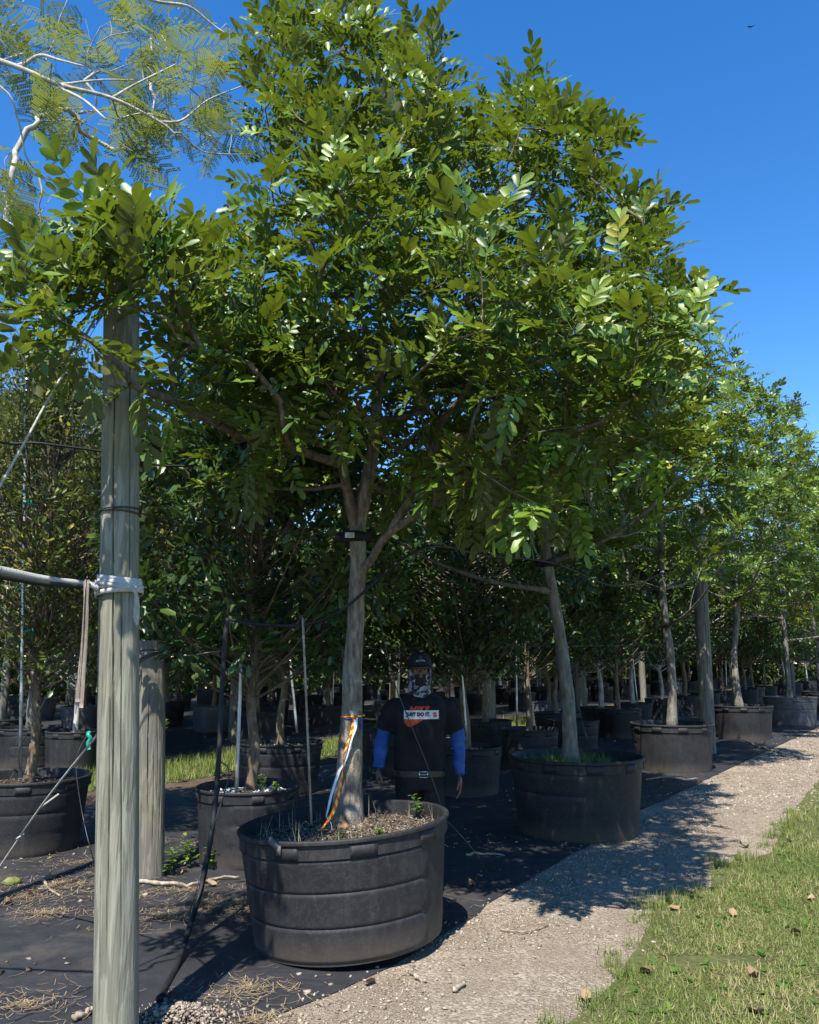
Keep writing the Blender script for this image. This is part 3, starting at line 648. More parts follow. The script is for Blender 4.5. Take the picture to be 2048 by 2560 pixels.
def leaf_frames(sk, nl, center, upf=.75, spread=(35, 80), droop_z=None):
    pos, M = [], []
    for t in sk.tipidx:
        p = sk.P[t]; q = sk.P[sk.par[t]]; q2 = sk.P[sk.par[sk.par[t]]] if sk.par[sk.par[t]] >= 0 else q
        d = p - q2; L = np.linalg.norm(d); d = d / (L + 1e-9); ax = d * .5 + SUNV * .62 + np.array([0, 0, .28]) + rng.normal(0, .14, 3)
        low = droop_z is not None and p[2] < droop_z and rng.uniform() < .75
        if low: ax = d * .8 + np.array([0, 0, .1])
        ax /= np.linalg.norm(ax) + 1e-9
        a = np.cross(ax, [1, 0, 0]); a /= np.linalg.norm(a); b = np.cross(ax, a); k = rng.integers(nl[0], nl[1]); ph = rng.uniform(0, 6.28)
        for i in range(k):
            fr = i / k; o = p - d * (fr * .20) ; az = ph + i * 2.4 + rng.normal(0, .2); el = math.radians(spread[0] + (spread[1] - spread[0]) * fr + rng.normal(0, 10))
            if low: el = math.radians(100 + rng.normal(0, 18))
            rad = a * math.cos(az) + b * math.sin(az); l = ax * math.cos(el) + rad * math.sin(el)
            if low: l = l + np.array([0, 0, -.8])
            l /= np.linalg.norm(l); nn = ax - l * (ax @ l)
            if low: nn = np.array([0, 0, 1.]) - l * l[2] + rad * .3; nn -= l * (nn @ l)
            nn += rng.normal(0, .25, 3); nn -= l * (nn @ l); nn /= np.linalg.norm(nn) + 1e-9; s = np.cross(l, nn)
            pos.append(o); M.append(np.stack([s, l, nn], 1) * rng.uniform(.68, 1.12))
    return np.array(pos), np.array(M)

# ------------------------------------------------------------------ the big paradise tree
OUT = [(560, 60), (620, -10), (700, -60), (900, -70), (1010, -20), (1120, 40), (1155, 90), (1130, 190), (1190, 180), (1250, 190), (1303, 115), (1350, 150), (1420, 210), (1490, 235), (1560, 260), (1580, 340), (1580, 400), (1540, 440), (1620, 450), (1680, 540), (1700, 630), (1780, 630), (1825, 690), (1780, 740), (1825, 800), (1760, 850), (1700, 900), (1600, 960), (1540, 1080), (1480, 1180), (1440, 1260), (1330, 1300), (1250, 1260), (1130, 1180), (1000, 1180), (900, 1130), (760, 1180), (640, 1240), (540, 1180), (470, 1080), (430, 960), (430, 900), (400, 700), (350, 590), (450, 520), (550, 490), (600, 490), (595, 350), (570, 240), (590, 160)]
TB = np.array([*at(866, 2066, 5.52)])
sk = Skel()
trunk = sk.limb([at(866, 2080, 5.52), at(871, 1990, 5.52), at(876, 1880, 5.52), at(880, 1760, 5.52), at(884, 1640, 5.52), at(892, 1500, 5.52), at(897, 1410, 5.52), at(893, 1330, 5.52)], .088, .064, k=5)
R0 = np.array(sk.r); 
for i in trunk: sk.r[i] = float(np.interp(np.array(sk.P[i])[2], [.5, .62, .8, 1.4, 2.0, 2.6], [.14, .112, .09, .068, .056, .056]))
fork = trunk[-1]
lead = sk.limb([at(893, 1330, 5.52), at(913, 1230, 5.5), at(932, 1120, 5.5), at(942, 1000, 5.52), at(950, 900, 5.55), at(957, 790, 5.6), at(968, 640, 5.6), at(955, 450, 5.65), at(905, 260, 5.7), at(850, 90, 5.7)], .055, .012, fork)
ll1 = sk.limb([at(893, 1330, 5.52), at(872, 1245, 5.45), at(856, 1160, 5.35), at(852, 1100, 5.3), at(843, 1034, 5.2), at(880, 950, 5.1), at(908, 905, 5.0), at(860, 800, 4.8), at(800, 690, 4.5)], .042, .012, fork)
n_ = sk.near(at(856, 1160, 5.35))
ll2 = sk.limb([at(856, 1160, 5.35), at(820, 1150, 5.25), at(774, 1135, 5.15), at(700, 1115, 5.0), at(632, 1100, 4.85), at(500, 1040, 4.3), at(420, 998, 3.8), at(345, 968, 3.42), at(295, 915, 3.32), at(225, 850, 3.25), at(130, 790, 3.2)], .034, .010, n_)
n_ = sk.near(at(897, 1420, 5.52))
rl1 = sk.limb([at(897, 1440, 5.52), at(925, 1405, 5.45), at(973, 1334, 5.3), at(1075, 1268, 5.1), at(1152, 1209, 5.0), at(1270, 1155, 4.9), at(1389, 1096, 4.8), at(1509, 1050, 4.7), at(1620, 960, 4.7)], .031, .011, n_)
n_ = sk.near(at(973, 1334, 5.3))
rl2 = sk.limb([at(973, 1334, 5.3), at(1050, 1208, 5.2), at(1087, 1120, 5.15), at(1100, 1060, 5.1), at(1180, 955, 4.9), at(1205, 831, 4.7), at(1160, 745, 4.4)], .034, .012, n_)
n_ = sk.near(at(942, 1000, 5.52)); rl3 = sk.limb([at(942, 1000, 5.52), at(1010, 900, 5.7), at(1120, 790, 5.9), at(1260, 660, 6.0), at(1420, 560, 6.0)], .034, .012, n_)
n_ = sk.near(at(957, 790, 5.6)); rl4 = sk.limb([at(957, 790, 5.6), at(1050, 650, 5.8), at(1180, 480, 5.9), at(1270, 330, 5.9)], .028, .010, n_)
n_ = sk.near(at(950, 900, 5.55)); rl5 = sk.limb([at(950, 900, 5.55), at(880, 760, 5.9), at(780, 620, 6.2), at(700, 480, 6.3)], .030, .010, n_)
n_ = sk.near(at(942, 1000, 5.52)); rl6 = sk.limb([at(942, 1000, 5.52), at(1000, 880, 6.0), at(1080, 800, 6.6), at(1150, 700, 7.0)], .028, .010, n_)
n_ = sk.near(at(968, 640, 5.6)); rl7 = sk.limb([at(968, 640, 5.6), at(920, 560, 5.2), at(840, 430, 4.9)], .022, .010, n_)
tips = []
def shades_base(p):
    if p[1] > 5.4: return False
    sh_ = p[2] - (5.5 - p[1]) * 1.55; lat = abs(p[0] + .43 + (5.5 - p[1]) * .306); return sh_ < (1.25 if lat < .5 else 1.0 if p[0] < .35 else .0)
poly = np.array(OUT, float)
tries = rng.uniform([430, -70, -1], [1860, 1300, 1], (14000, 3)); tries = tries[inpoly(tries[:, :2], poly)]
for u, v, q in tries:
    if not inpoly(np.array([[u - 62, v - 10], [u + 62, v - 10], [u, v - 75], [u + 40, v - 60], [u - 40, v - 60]]), poly).all(): continue
    lo = np.interp(v, [-70, 200, 500, 800, 1100, 1300], [.6, 1.1, 1.6, 1.85, 1.5, .9]); 
    xs = np.interp(v, [-70, 200, 500, 800, 1100], [860, 1030, 1080, 1090, 1050]); hw = np.interp(v, [-70, 200, 500, 800, 1100], [260, 520, 640, 780, 640])
    e = math.sqrt(max(.12, 1 - ((u - xs) / hw) ** 2)); ry = lo * e
    if rng.uniform() > .22 + .78 * abs(q) ** 1.5: continue
    if v > 1000 and rng.uniform() > (.6 if u < 800 or u > 1050 else .25): continue
    Y = 5.45 + q * ry + (.15 if v < 400 else 0)
    p = at(u, v, Y)
    if mnoise.noise(Vector(p * 1.25)) < -.09 + (.04 if v > 1000 else 0): continue
    if p[2] > 7.0 or p[2] < 2.15 or shades_base(p): continue
    if tips and np.min(np.linalg.norm(np.array(tips) - p, axis=1)) < .27: continue
    tips.append(p)
for (u0, u1, v0, v1, Y0, Y1, nn_, sp_) in [(440, 860, 800, 1040, 4.1, 5.1, 220, .24), (1180, 1470, 1060, 1290, 4.2, 5.2, 80, .28), (1430, 1680, 960, 1130, 4.5, 5.5, 110, .25), (1380, 1700, 700, 950, 4.0, 4.8, 80, .25), (610, 810, 790, 1010, 4.2, 5.0, 140, .2), (940, 1250, 860, 1020, 3.9, 4.7, 50, .28), (480, 800, 1080, 1220, 5.4, 6.4, 60, .3), (1000, 1400, 1080, 1240, 5.8, 6.8, 80, .28)]:
    for _ in range(nn_):
        Y = rng.uniform(Y0, Y1); p = at(rng.uniform(u0, u1), rng.uniform(v0, v1), Y)
        if p[2] < 1.95 or shades_base(p): continue
        if np.min(np.linalg.norm(np.array(tips) - p, axis=1)) < sp_: continue
        tips.append(p)
LEFT = [(0, 700), (60, 680), (170, 640), (190, 540), (240, 520), (330, 590), (420, 610), (520, 640), (560, 760), (520, 900), (460, 1020), (400, 1020), (340, 880), (230, 860), (120, 800), (0, 780), (-120, 760), (-120, 700)]
tries = rng.uniform([-120, 440, 0], [570, 1020, 1], (1500, 3)); tries = tries[inpoly(tries[:, :2], LEFT)]
for u, v, q in tries:
    Y = np.interp(u, [-120, 200, 400, 560], [3.2, 3.35, 3.7, 4.5]) + (q - .5) * np.interp(u, [0, 300, 560], [.8, .75, 1.2])
    if 225 < u < 360 and v > 560 and Y > 3.5: Y = 3.5 - .25 * q if q < .7 else 4.0
    if 195 < u < 400 and v > 690: continue
    p = at(u, v + 8, Y)
    if np.min(np.linalg.norm(np.array(tips) - p, axis=1)) < .22: continue
    tips.append(p)
for q_ in [(290, 620, 3.42), (335, 690, 3.42), (245, 700, 3.42), (265, 560, 3.5), (330, 575, 3.5), (300, 680, 3.38), (300, 745, 3.3), (245, 760, 3.28)]: tips.append(at(*q_))
tips = np.array(tips)
ctr = at(900, 1200, 5.5)
sk.grow(tips, ctr, minidx=len(trunk) - 2)
tree = thing('paradise_tree', (TB[0], TB[1], TB[2]), 'large glossy paradise tree in the big torn-rim pot, ribbon on trunk', 'tree')
def rel(P): return np.asarray(P) - TB
def limb_obj(idx, name, n=14, parent=tree, base=TB, mat=BARK, lump=.14):
    P = np.array([sk.P[i] for i in idx]); R = np.array([sk.r[i] for i in idx]); V, f = tube(P, R, n, wob=0); 
    V = V + np.array([[lump * .06 * fnoise(p[0], p[1], 9, p[2] * 6), lump * .06 * fnoise(p[0] + 9, p[1], 9, p[2] * 6), 0] for p in V])
    return put(name, G().add(V - base, f).mesh(name), mat, parent)
tr = limb_obj(trunk + lead[1:], 'trunk', 28)
for L in (ll1, ll2, rl1, rl2, rl3, rl4, rl5, rl6, rl7): limb_obj(L, 'limb', 10, mat=BARKL)
# root flare, pale and rusty at the soil
V = []; nt = 28
for r, z in ((.155, -.03), (.15, .0), (.132, .03), (.105, .06), (.098, .09)):
    for j in range(nt):
        t = 2 * math.pi * j / nt; k = r * (1 + .10 * math.sin(3 * t + 1) + .05 * math.sin(7 * t)); V.append([k * math.cos(t), k * math.sin(t), z])
i = np.arange(4)[:, None] * nt; j = np.arange(nt)[None]; jn = (j + 1) % nt
put('root_flare', mesh_arrays('root_flare', np.array(V), [np.stack([i + j, i + jn, i + nt + jn, i + nt + j], -1).reshape(-1, 4)]), barkmat('rusty_root_bark', [(.14, .08, .045), (.26, .17, .10), (.38, .29, .2)], 24, .6, (.4, .34, .27)), tree)
# pruned stub and its pale cut face
sp = at(936, 978, 5.42); V, f = tube([at(940, 1010, 5.5), sp], [.03, .026], 12); put('pruned_stub', G().add(V - TB, f).mesh('pruned_stub'), BARK, tree)
put('twigs', sk.twigs().mesh('twigs', off=TB), BARKL, tree, kind='stuff')
pos, M = leaf_frames(sk, (5, 9), ctr, droop_z=3.1)
lc = pos + M[:, :, 1] * .13; sv = np.array(sdir); t_ = (5.52 - lc[:, 1]) / sv[1]; h_ = lc + sv * t_[:, None]; t2 = (.6 - lc[:, 2]) / sv[2]; h2 = lc + sv * t2[:, None]
cut = ((t_ > 0) & (np.abs(h_[:, 0] + .43) < .30) & (h_[:, 2] > .4) & (h_[:, 2] < .98)) | ((np.hypot(h2[:, 0] - MP[0], h2[:, 1] - MP[1]) < .72) & (rng.uniform(0, 1, len(pos)) < .85))
cut &= pos[:, 0] > -1.12; pos, M = pos[~cut], M[~cut]
dz = proj(pos)
idx = rng.integers(0, 10, len(pos)); tn = rng.normal(0, .12, len(pos)); tn[rng.uniform(0, 1, len(pos)) < .004] = .5
vis = (dz[:, 0] > 0) & (dz[:, 0] < 2048) & (dz[:, 1] > 0); order = np.argsort(np.where(vis, dz[:, 2], 99))[:300]; far = np.ones(len(pos), bool); far[order] = False
clm = [mesh_arrays('leaf', CLH[k][0], CLH[k][1], CLH[k][2]) for k in range(10)]
for k in order:
    o = put('leaf', clm[idx[k]], LEAF, tree); m = Matrix([[*M[k][r], pos[k][r] - TB[r]] for r in range(3)] + [[0, 0, 0, 1]]); o.matrix_local = m
put('foliage', bake(CL, idx[far], M[far], pos[far], tn[far]).mesh('foliage', off=TB), LEAF, tree, kind='stuff')
print('tips', len(tips), 'leaves', len(pos))

# ------------------------------------------------------------------ paradise trees along the path
def row_tree(seed, h, clear, rad, ntips, lean=(0, 0), r0=.075):
    """local coordinates, base at the origin: trunk, limbs, twigs, foliage"""
    r_ = np.random.default_rng(seed); s = Skel()
    tk = s.limb([np.array([lean[0] * t, lean[1] * t, h * t]) + np.array([r_.normal(0, .04), r_.normal(0, .04), 0]) * (t > 0) for t in (0, .15, .3, .45, .6, .75, .9)], r0, .02)
    lim = []
    for k in range(7):
        zz = clear + (h * .85 - clear) * k / 7; j = s.near(np.array([lean[0] * zz / h, lean[1] * zz / h, zz])); a = k * 2.4 + seed; L = rad * (.95 - .5 * k / 7)
        p = s.P[j]; e = np.array([math.cos(a), math.sin(a), 0]); lim.append(s.limb([p, p + e * L * .35 + [0, 0, .12], p + e * L * .7 + [0, 0, .38], p + e * L + [0, 0, .75]], .03, .008, j, 4))
    T = []
    while len(T) < ntips:
        q = r_.uniform(-1, 1, 3)
        if np.linalg.norm(q) > 1 or np.linalg.norm(q) < .45: continue
        zc = (h + clear) / 2 + .35; p = np.array([q[0] * rad + lean[0] * .6, q[1] * rad + lean[1] * .6, zc + q[2] * (h - clear) / 2]); w = 1.15 - .55 * (p[2] - clear) / (h - clear); p[:2] = p[:2] * w
        T.append(p)
    s.grow(np.array(T), np.array([0, 0, clear]), minidx=8)
    return s, tk, lim
def plant_row_tree(s, tk, lim, base, label, group, mat, ncl=(7, 10), seed=0, leafm=LEAF, nm='paradise_tree', meshes=None, nobj=0, rot=0):
    t = thing(nm, base, label, 'tree', group, rot)
    if meshes is None:
        P = np.array([s.P[i] for i in tk]); R = np.array([s.r[i] for i in tk]); R[0] *= 1.5; R[1] *= 1.15
        V, f = tube(P, R, 14); V += np.array([[.012 * fnoise(p[0], p[1], 7, p[2] * 4), .012 * fnoise(p[0] + 5, p[1], 7, p[2] * 4), 0] for p in V])
        tm = G().add(V, f).mesh('trunk'); lm = []
        for L in lim:
            V, f = tube(np.array([s.P[i] for i in L]), np.array([s.r[i] for i in L]), 8); lm.append(G().add(V, f).mesh('limb'))
        tw = s.twigs().mesh('twigs'); pos, M = leaf_frames(s, ncl, None); ix = rng.integers(0, 10, len(pos)); tn = rng.normal(0, .12, len(pos))
        d = np.linalg.norm(pos + np.asarray(base) - C0, axis=1); od = np.argsort(d)[:nobj]; fr = np.ones(len(pos), bool); fr[od] = False
        fo = bake(CL, ix[fr], M[fr], pos[fr], tn[fr]).mesh('foliage'); meshes = (tm, lm, tw, fo)
        for k in od:
            o = put('leaf', clm[ix[k]], leafm, t); o.matrix_local = Matrix([[*M[k][r], pos[k][r]] for r in range(3)] + [[0, 0, 0, 1]])
    tm, lm, tw, fo = meshes
    put('trunk', tm, mat, t)
    for m in lm: put('limb', m, mat, t)
    put('twigs', tw, mat, t, kind='stuff'); put('foliage', fo, leafm, t, kind='stuff'); return meshes
sA = row_tree(3, 4.9, 1.7, 2.0, 230, (-.22, .05), .078)
plant_row_tree(*sA, (1.60, 8.25, .57), 'pale trunked paradise tree in the wide weedy pot', None, BARKG, nobj=120)
sB = row_tree(11, 6.7, 1.7, 2.6, 310, (-.05, 0), .074)
mB = plant_row_tree(*sB, (4.05, 12.75, .56), 'pale trunked paradise tree in the pot beside the leaning post', None, BARKG)
sC = row_tree(21, 7.3, 1.8, 2.9, 320, (.35, .1), .08)
mC = plant_row_tree(*sC, (7.15, 17.8, .56), 'forking pale paradise tree in the pot beyond the leaning post', None, BARKG)
for k, (m, lab, gr) in enumerate([(mB, 'paradise tree in the dusty sunlit pot along the path', None), (mC, 'distant paradise tree at the far end of the path row', 'far trees along the path'), (mB, 'distant paradise tree at the far end of the path row', 'far trees along the path')]):
    y, x = row0[3 + k][:2]; plant_row_tree(None, None, None, (x, y, .56), lab, gr, BARKW if k == 0 else BARKG, meshes=m, rot=1.3 + k * 2)

# ------------------------------------------------------------------ broadleaf evergreens of the inner rows
def simple_leaf(seed, L, w):
    r_ = np.random.default_rng(seed); V, f = leaflet(L * r_.uniform(.85, 1.15), w, r_.uniform(.1, .5), 2, r_.uniform(.05, .45)); return V, f, .5
def evergreen(seed, h, clear, rad, nclump, per, L, w, twiggy=False, r0=.055, trunk_to=.8):
    r_ = np.random.default_rng(seed); g = G(); 
    P = [np.array([0, 0, 0.])]
    for t in np.linspace(.12, 1, 8): P.append(np.array([.028 * r_.normal(), .028 * r_.normal(), t * h * trunk_to]))
    P = smoothline(P, 3); R = np.interp(P[:, 2], [0, .08, clear, h], [r0 * 1.5, r0, r0 * .75, r0 * .2]); tv = tube(P, R, 12)
    C = []
    while len(C) < nclump:
        q = r_.uniform(-1, 1, 3); n = np.linalg.norm(q)
        if n > 1 or n < .35: continue
        z = (h + clear) / 2 + q[2] * (h - clear) / 2; f = (z - clear) / (h - clear); k = np.interp(f, [0, .25, .6, 1], [.75, 1.05, .95, .45]); C.append([q[0] * rad * k * 1.15, q[1] * rad * k * 1.15, z])
    C = np.array(C); bg = G()
    for c in C:
        zz = max(clear * .9, c[2] - .35 - .5 * np.hypot(c[0], c[1]) * .8); b = np.array([0, 0, min(zz, h * trunk_to * .95)]); mid = (b + c) / 2 + np.array([0, 0, -.05]) + r_.normal(0, .05, 3)
        V, f = tube(smoothline([b, mid, c], 3), np.linspace(.014, .004, 7), 4, caps=False); bg.add(V, f)
        if twiggy:
            for _ in range(3):
                e = c + r_.normal(0, .22, 3) + [0, 0, .12]; V, f = tube([mid, (mid + e) / 2 + r_.normal(0, .03, 3), e], [.005, .004, .002], 3, caps=False); bg.add(V, f)
    n = nclump * per; ci = np.repeat(np.arange(nclump), per); off = r_.normal(0, 1, (n, 3)); off /= np.linalg.norm(off, axis=1)[:, None]; rr = .24 * r_.uniform(.15, 1, n) ** .5
    pos = C[ci] + off * rr[:, None]; out = off + np.array([0, 0, .35]) + r_.normal(0, .35, (n, 3)); l = out / np.linalg.norm(out, axis=1)[:, None]
    up = np.array([0, 0, 1.]) + r_.normal(0, .5, (n, 3)) + off * .4; nn = up - l * np.sum(up * l, 1)[:, None]; nn /= np.linalg.norm(nn, axis=1)[:, None]; s = np.cross(l, nn)
    M = np.stack([s, l, nn], 2) * r_.uniform(.7, 1.2, n)[:, None, None]; var = [simple_leaf(k, L, w) for k in range(6)]
    tn = r_.normal(-.05, .2, nclump)[ci] + r_.normal(0, .12, n); tn[r_.uniform(0, 1, n) < .015] = .42
    cg = bake(var, r_.integers(0, 6, n), M, pos, np.clip(tn, -.45, .44))
    return G().add(*tv).mesh('trunk'), bg.mesh('branches'), cg.mesh('crown')
def plant(ms, base, label, group, bark, leafm, rot=0, nm='evergreen_tree', sc=1.0):
    t = thing(nm, base, label, 'tree', group, rot); t.scale = (sc,) * 3
    put('trunk', ms[0], bark, t); put('branches', ms[1], bark, t, kind='stuff'); put('crown', ms[2], leafm, t); return t
EV = [evergreen(40 + k, 4.4 + .25 * k, .95, 1.3 + .05 * k, 130, 66, .12, .056) for k in range(4)]
DENSE = [evergreen(60 + k, 4.1 + .3 * k, .9, 1.4, 140, 66, .11, .053) for k in range(3)]
YEL = evergreen(80, 4.3, .95, 1.1, 130, 100, .07, .027, True, .05)
TALL = [evergreen(90 + k, 5.2, 1.3, 1.2, 120, 90, .07, .03, True, .06) for k in range(2)]
# row by row
plant(YEL, (-3.42, 7.5, .5), 'corky barked tree with small yellowish leaves beside a metal stake', None, BARKC, LEAF3, 1.0, 'corky_tree', 1.0)
plant(EV[0], (-1.36, 7.10, .48), 'young tree in the blue-black pot tied to a metal stake', None, BARKD, LEAF2, 2.0, sc=.95)
plant(DENSE[1], (-1.66, 10.65, .5), 'brown trunked evergreen tree in the pot behind the stick stake', None, BARKD, LEAF2, .4)
plant(DENSE[0], (.72, 10.5, .47), 'dark leafy evergreen tree just behind the person', None, BARKD, LEAF2, 4.2)
plant(EV[1], (1.87, 12.95, .48), 'evergreen tree behind the pale trunked tree of the weedy pot', None, BARKD, LEAF2, 2.2)
plant(DENSE[2], (2.95, 14.9, .48), 'dense evergreen tree in the dark pot with sprouting weeds', None, BARKD, LEAF2, 5.2)
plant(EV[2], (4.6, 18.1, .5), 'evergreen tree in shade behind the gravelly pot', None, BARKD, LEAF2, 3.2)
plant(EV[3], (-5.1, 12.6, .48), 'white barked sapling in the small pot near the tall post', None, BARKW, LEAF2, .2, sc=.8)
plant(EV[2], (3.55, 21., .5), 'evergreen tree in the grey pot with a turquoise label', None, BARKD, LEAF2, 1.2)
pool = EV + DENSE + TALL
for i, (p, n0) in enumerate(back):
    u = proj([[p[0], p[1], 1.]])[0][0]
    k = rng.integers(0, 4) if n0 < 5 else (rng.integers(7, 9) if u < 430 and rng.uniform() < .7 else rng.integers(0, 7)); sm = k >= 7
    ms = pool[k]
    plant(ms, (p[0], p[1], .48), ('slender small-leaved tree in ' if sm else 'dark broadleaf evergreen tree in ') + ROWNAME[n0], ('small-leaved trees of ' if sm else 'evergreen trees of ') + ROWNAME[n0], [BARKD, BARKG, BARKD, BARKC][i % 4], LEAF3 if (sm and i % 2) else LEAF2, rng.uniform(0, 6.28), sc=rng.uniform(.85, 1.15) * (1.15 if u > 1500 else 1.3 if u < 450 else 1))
# the far wood behind everything
n = 80000; s_ = rng.uniform(-30, 50, n); k_ = rng.uniform(25, 33, n); P = ROW0 + s_[:, None] * ROWD + k_[:, None] * ROWN
m_ = rng.uniform(0, 1, n) < .55; P[m_] = np.stack([rng.uniform(-15, 60, n), rng.uniform(58, 66, n)], 1)[m_]
hgt = 5.4 + 1.2 * np.array([fnoise(a, b, .25) for a, b in P]); zz = .1 + (hgt - .1) * rng.uniform(0, 1, n); P = np.concatenate([P, zz[:, None]], 1)
var = [simple_leaf(k, .42, .25) for k in range(5)]
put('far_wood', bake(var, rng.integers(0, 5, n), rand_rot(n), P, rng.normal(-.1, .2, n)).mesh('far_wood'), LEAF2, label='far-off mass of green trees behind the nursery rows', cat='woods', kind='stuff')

# ------------------------------------------------------------------ feathery tree, upper left
def frond(seed, L=.30):
    r_ = np.random.default_rng(seed); g = G(); rp = lambda q: np.array([0, L * q, -.22 * L * q * q]); V, f = tube(np.array([rp(q) for q in np.linspace(0, 1, 5)]), np.linspace(.0022, .001, 5), 3, caps=False); g.add(V, f, .7); base = r_.uniform(.3, .7)
    for i in range(6):
        q = .14 + .84 * i / 5.6
        for s in (-1, 1):
            o = rp(q); pl = .13 * (1 - .75 * abs(q - .5) ** 1.4) * r_.uniform(.85, 1.1); d = np.array([s * .83, .55, -.12 + r_.normal(0, .1)]); d /= np.linalg.norm(d); side = np.cross(d, [0, 0, 1]); side /= np.linalg.norm(side); m = 9
            V, f = tube([o, o + d * pl + [0, 0, -.012]], [.0009, .0005], 3, caps=False); g.add(V, f, .6)
            Q = []; T3 = []
            for j in range(m):
                b = o + d * pl * (j + .6) / m + np.array([0, 0, -.012]) * ((j + .6) / m) ** 2
                for t in (-1, 1):
                    e = side * t * .015 + d * .007; w = d * .0076; k = len(Q); Q += [b, b + e * .5 + w, b + e, b + e * .5 - w]; T3.append([k, k + 1, k + 2, k + 3])
            g.add(np.array(Q), [np.array(T3)], np.clip(base + r_.normal(0, .1), 0, .93))
    return np.concatenate(g.V), [np.concatenate(g.F[k]) for k in (3, 4) if g.F[k]], np.concatenate(g.T)
FR = [frond(k, .27 + .03 * (k % 3)) for k in range(5)]; frm = [mesh_arrays('frond', *FR[k]) for k in range(5)]
FB = np.array([-3.45, 3.5, 0.]); ft = thing('feathery_tree', FB, 'feathery leaved tree arching overhead with white bare branches', 'tree')
fs = Skel()
ftk = fs.limb([FB, FB + [.03, .05, 1.2], FB + [-.05, .2, 2.6], FB + [.0, .5, 3.6], FB + [.1, .9, 4.5]], .085, .05)
b1 = fs.limb([fs.P[ftk[-1]], at(-330, 60, 4.7), at(0, 152, 4.85), at(150, 212, 4.95), at(280, 245, 5.05), at(400, 305, 5.15), at(440, 338, 5.2)], .034, .009, ftk[-1])
n_ = fs.near(at(150, 212, 4.95)); b2 = fs.limb([at(150, 212, 4.95), at(250, 200, 5.1), at(340, 200, 5.3)], .014, .006, n_)
n_ = fs.near(at(280, 245, 5.05)); b3 = fs.limb([at(280, 245, 5.05), at(330, 215, 5.2), at(400, 180, 5.3), at(440, 160, 5.4)], .014, .006, n_)
n_ = fs.near(at(400, 305, 5.15)); b4 = fs.limb([at(400, 305, 5.15), at(455, 300, 5.3), at(520, 250, 5.5), at(605, 215, 5.6)], .014, .006, n_)
n_ = fs.near(at(435, 330, 5.2)); b5 = fs.limb([at(440, 320, 5.2), at(500, 375, 5.4), at(560, 385, 5.6), at(625, 385, 5.7)], .009, .004, n_)
n_ = fs.near(at(55, 165, 4.9)); b6 = fs.limb([at(55, 165, 4.9), at(100, 138, 4.9), at(150, 150, 4.8), at(210, 165, 4.7)], .02, .006, n_)
n_ = fs.near(at(150, 220, 4.95)); b7 = fs.limb([at(150, 220, 4.95), at(210, 250, 4.8), at(265, 298, 4.7)], .016, .008, n_)
b8 = fs.limb([fs.P[ftk[-1]], at(-300, -150, 4.7), at(250, -60, 5.4), at(380, 0, 5.8), at(470, 15, 5.9), at(530, 60, 6.0), at(580, 95, 6.0)], .03, .006, ftk[-1])
b9 = fs.limb([fs.P[ftk[14]], at(-200, 120, 4.4), at(0, 215, 4.4), at(45, 300, 4.5), at(65, 390, 4.6), at(95, 430, 4.7), at(125, 450, 4.8)], .012, .005, ftk[14])
n_ = fs.near(at(95, 430, 4.7)); b10 = fs.limb([at(95, 430, 4.7), at(105, 480, 4.7), at(98, 515, 4.75), at(100, 560, 4.8), at(60, 595, 4.8)], .009, .004, n_)
b11 = fs.limb([fs.P[ftk[11]], at(-150, 450, 4.4), at(0, 555, 4.6), at(50, 600, 4.7), at(95, 650, 4.8)], .01, .005, ftk[11])
fp = []
def fregion(us, vs, n, Y0, Y1):
    for _ in range(n): fp.append(at(rng.uniform(*us), rng.uniform(*vs), rng.uniform(Y0, Y1) + .35))
fregion((-60, 200), (-40, 200), 26, 4.5, 5.2); fregion((180, 420), (40, 220), 26, 4.9, 5.6); fregion((280, 600), (120, 330), 40, 5.0, 5.9); fregion((60, 240), (220, 330), 16, 4.6, 5.2)
fregion((270, 380), (270, 380), 12, 4.8, 5.2); fregion((370, 600), (10, 120), 12, 5.6, 6.0); fregion((0, 60), (370, 620), 12, 4.5, 4.9); fregion((0, 180), (470, 640), 12, 4.6, 5.0); fregion((480, 600), (330, 380), 6, 5.4, 5.7); fregion((-400, -60), (-250, 300), 40, 4.2, 5.2)
fs.grow(np.array(fp), fs.P[ftk[-1]], seg=.2, minidx=len(ftk), up=.1)
for i in range(fs.n0, len(fs.P)): fs.r[i] *= .6
for i in range(len(ftk), fs.n0): fs.r[i] *= .72
def fobj(idx, nm):
    V, f = tube(np.array([fs.P[i] for i in idx]), np.array([fs.r[i] for i in idx]), 9); put(nm, G().add(V - FB, f).mesh(nm), BARKW, ft)
fobj(ftk, 'trunk')
for b in (b1, b2, b3, b4, b5, b6, b7, b8, b9, b10, b11): fobj(b, 'limb')
put('twigs', fs.twigs().mesh('twigs', off=FB), BARKW, ft, kind='stuff')
nf = 0
for t in fs.tipidx:
    p = fs.P[t]; q = fs.P[fs.par[t]]; d = p - q; d /= np.linalg.norm(d) + 1e-9
    for k in range(1):
        a = rng.uniform(0, 6.28); l = d * .5 + np.array([math.cos(a), math.sin(a), -.25 + rng.normal(0, .3)]); l /= np.linalg.norm(l); nn = np.array([0, 0, 1.]) + rng.normal(0, .45, 3); nn -= l * (nn @ l); nn /= np.linalg.norm(nn); s = np.cross(l, nn); sc = rng.uniform(.8, 1.2)
        m = np.stack([s, l, nn], 1) * sc; pp = p - d * .06 * k - FB; o = put('frond', frm[rng.integers(0, 5)], FROND, ft); o.matrix_local = Matrix([[*m[r], pp[r]] for r in range(3)] + [[0, 0, 0, 1]]); nf += 1
print('fronds', nf)
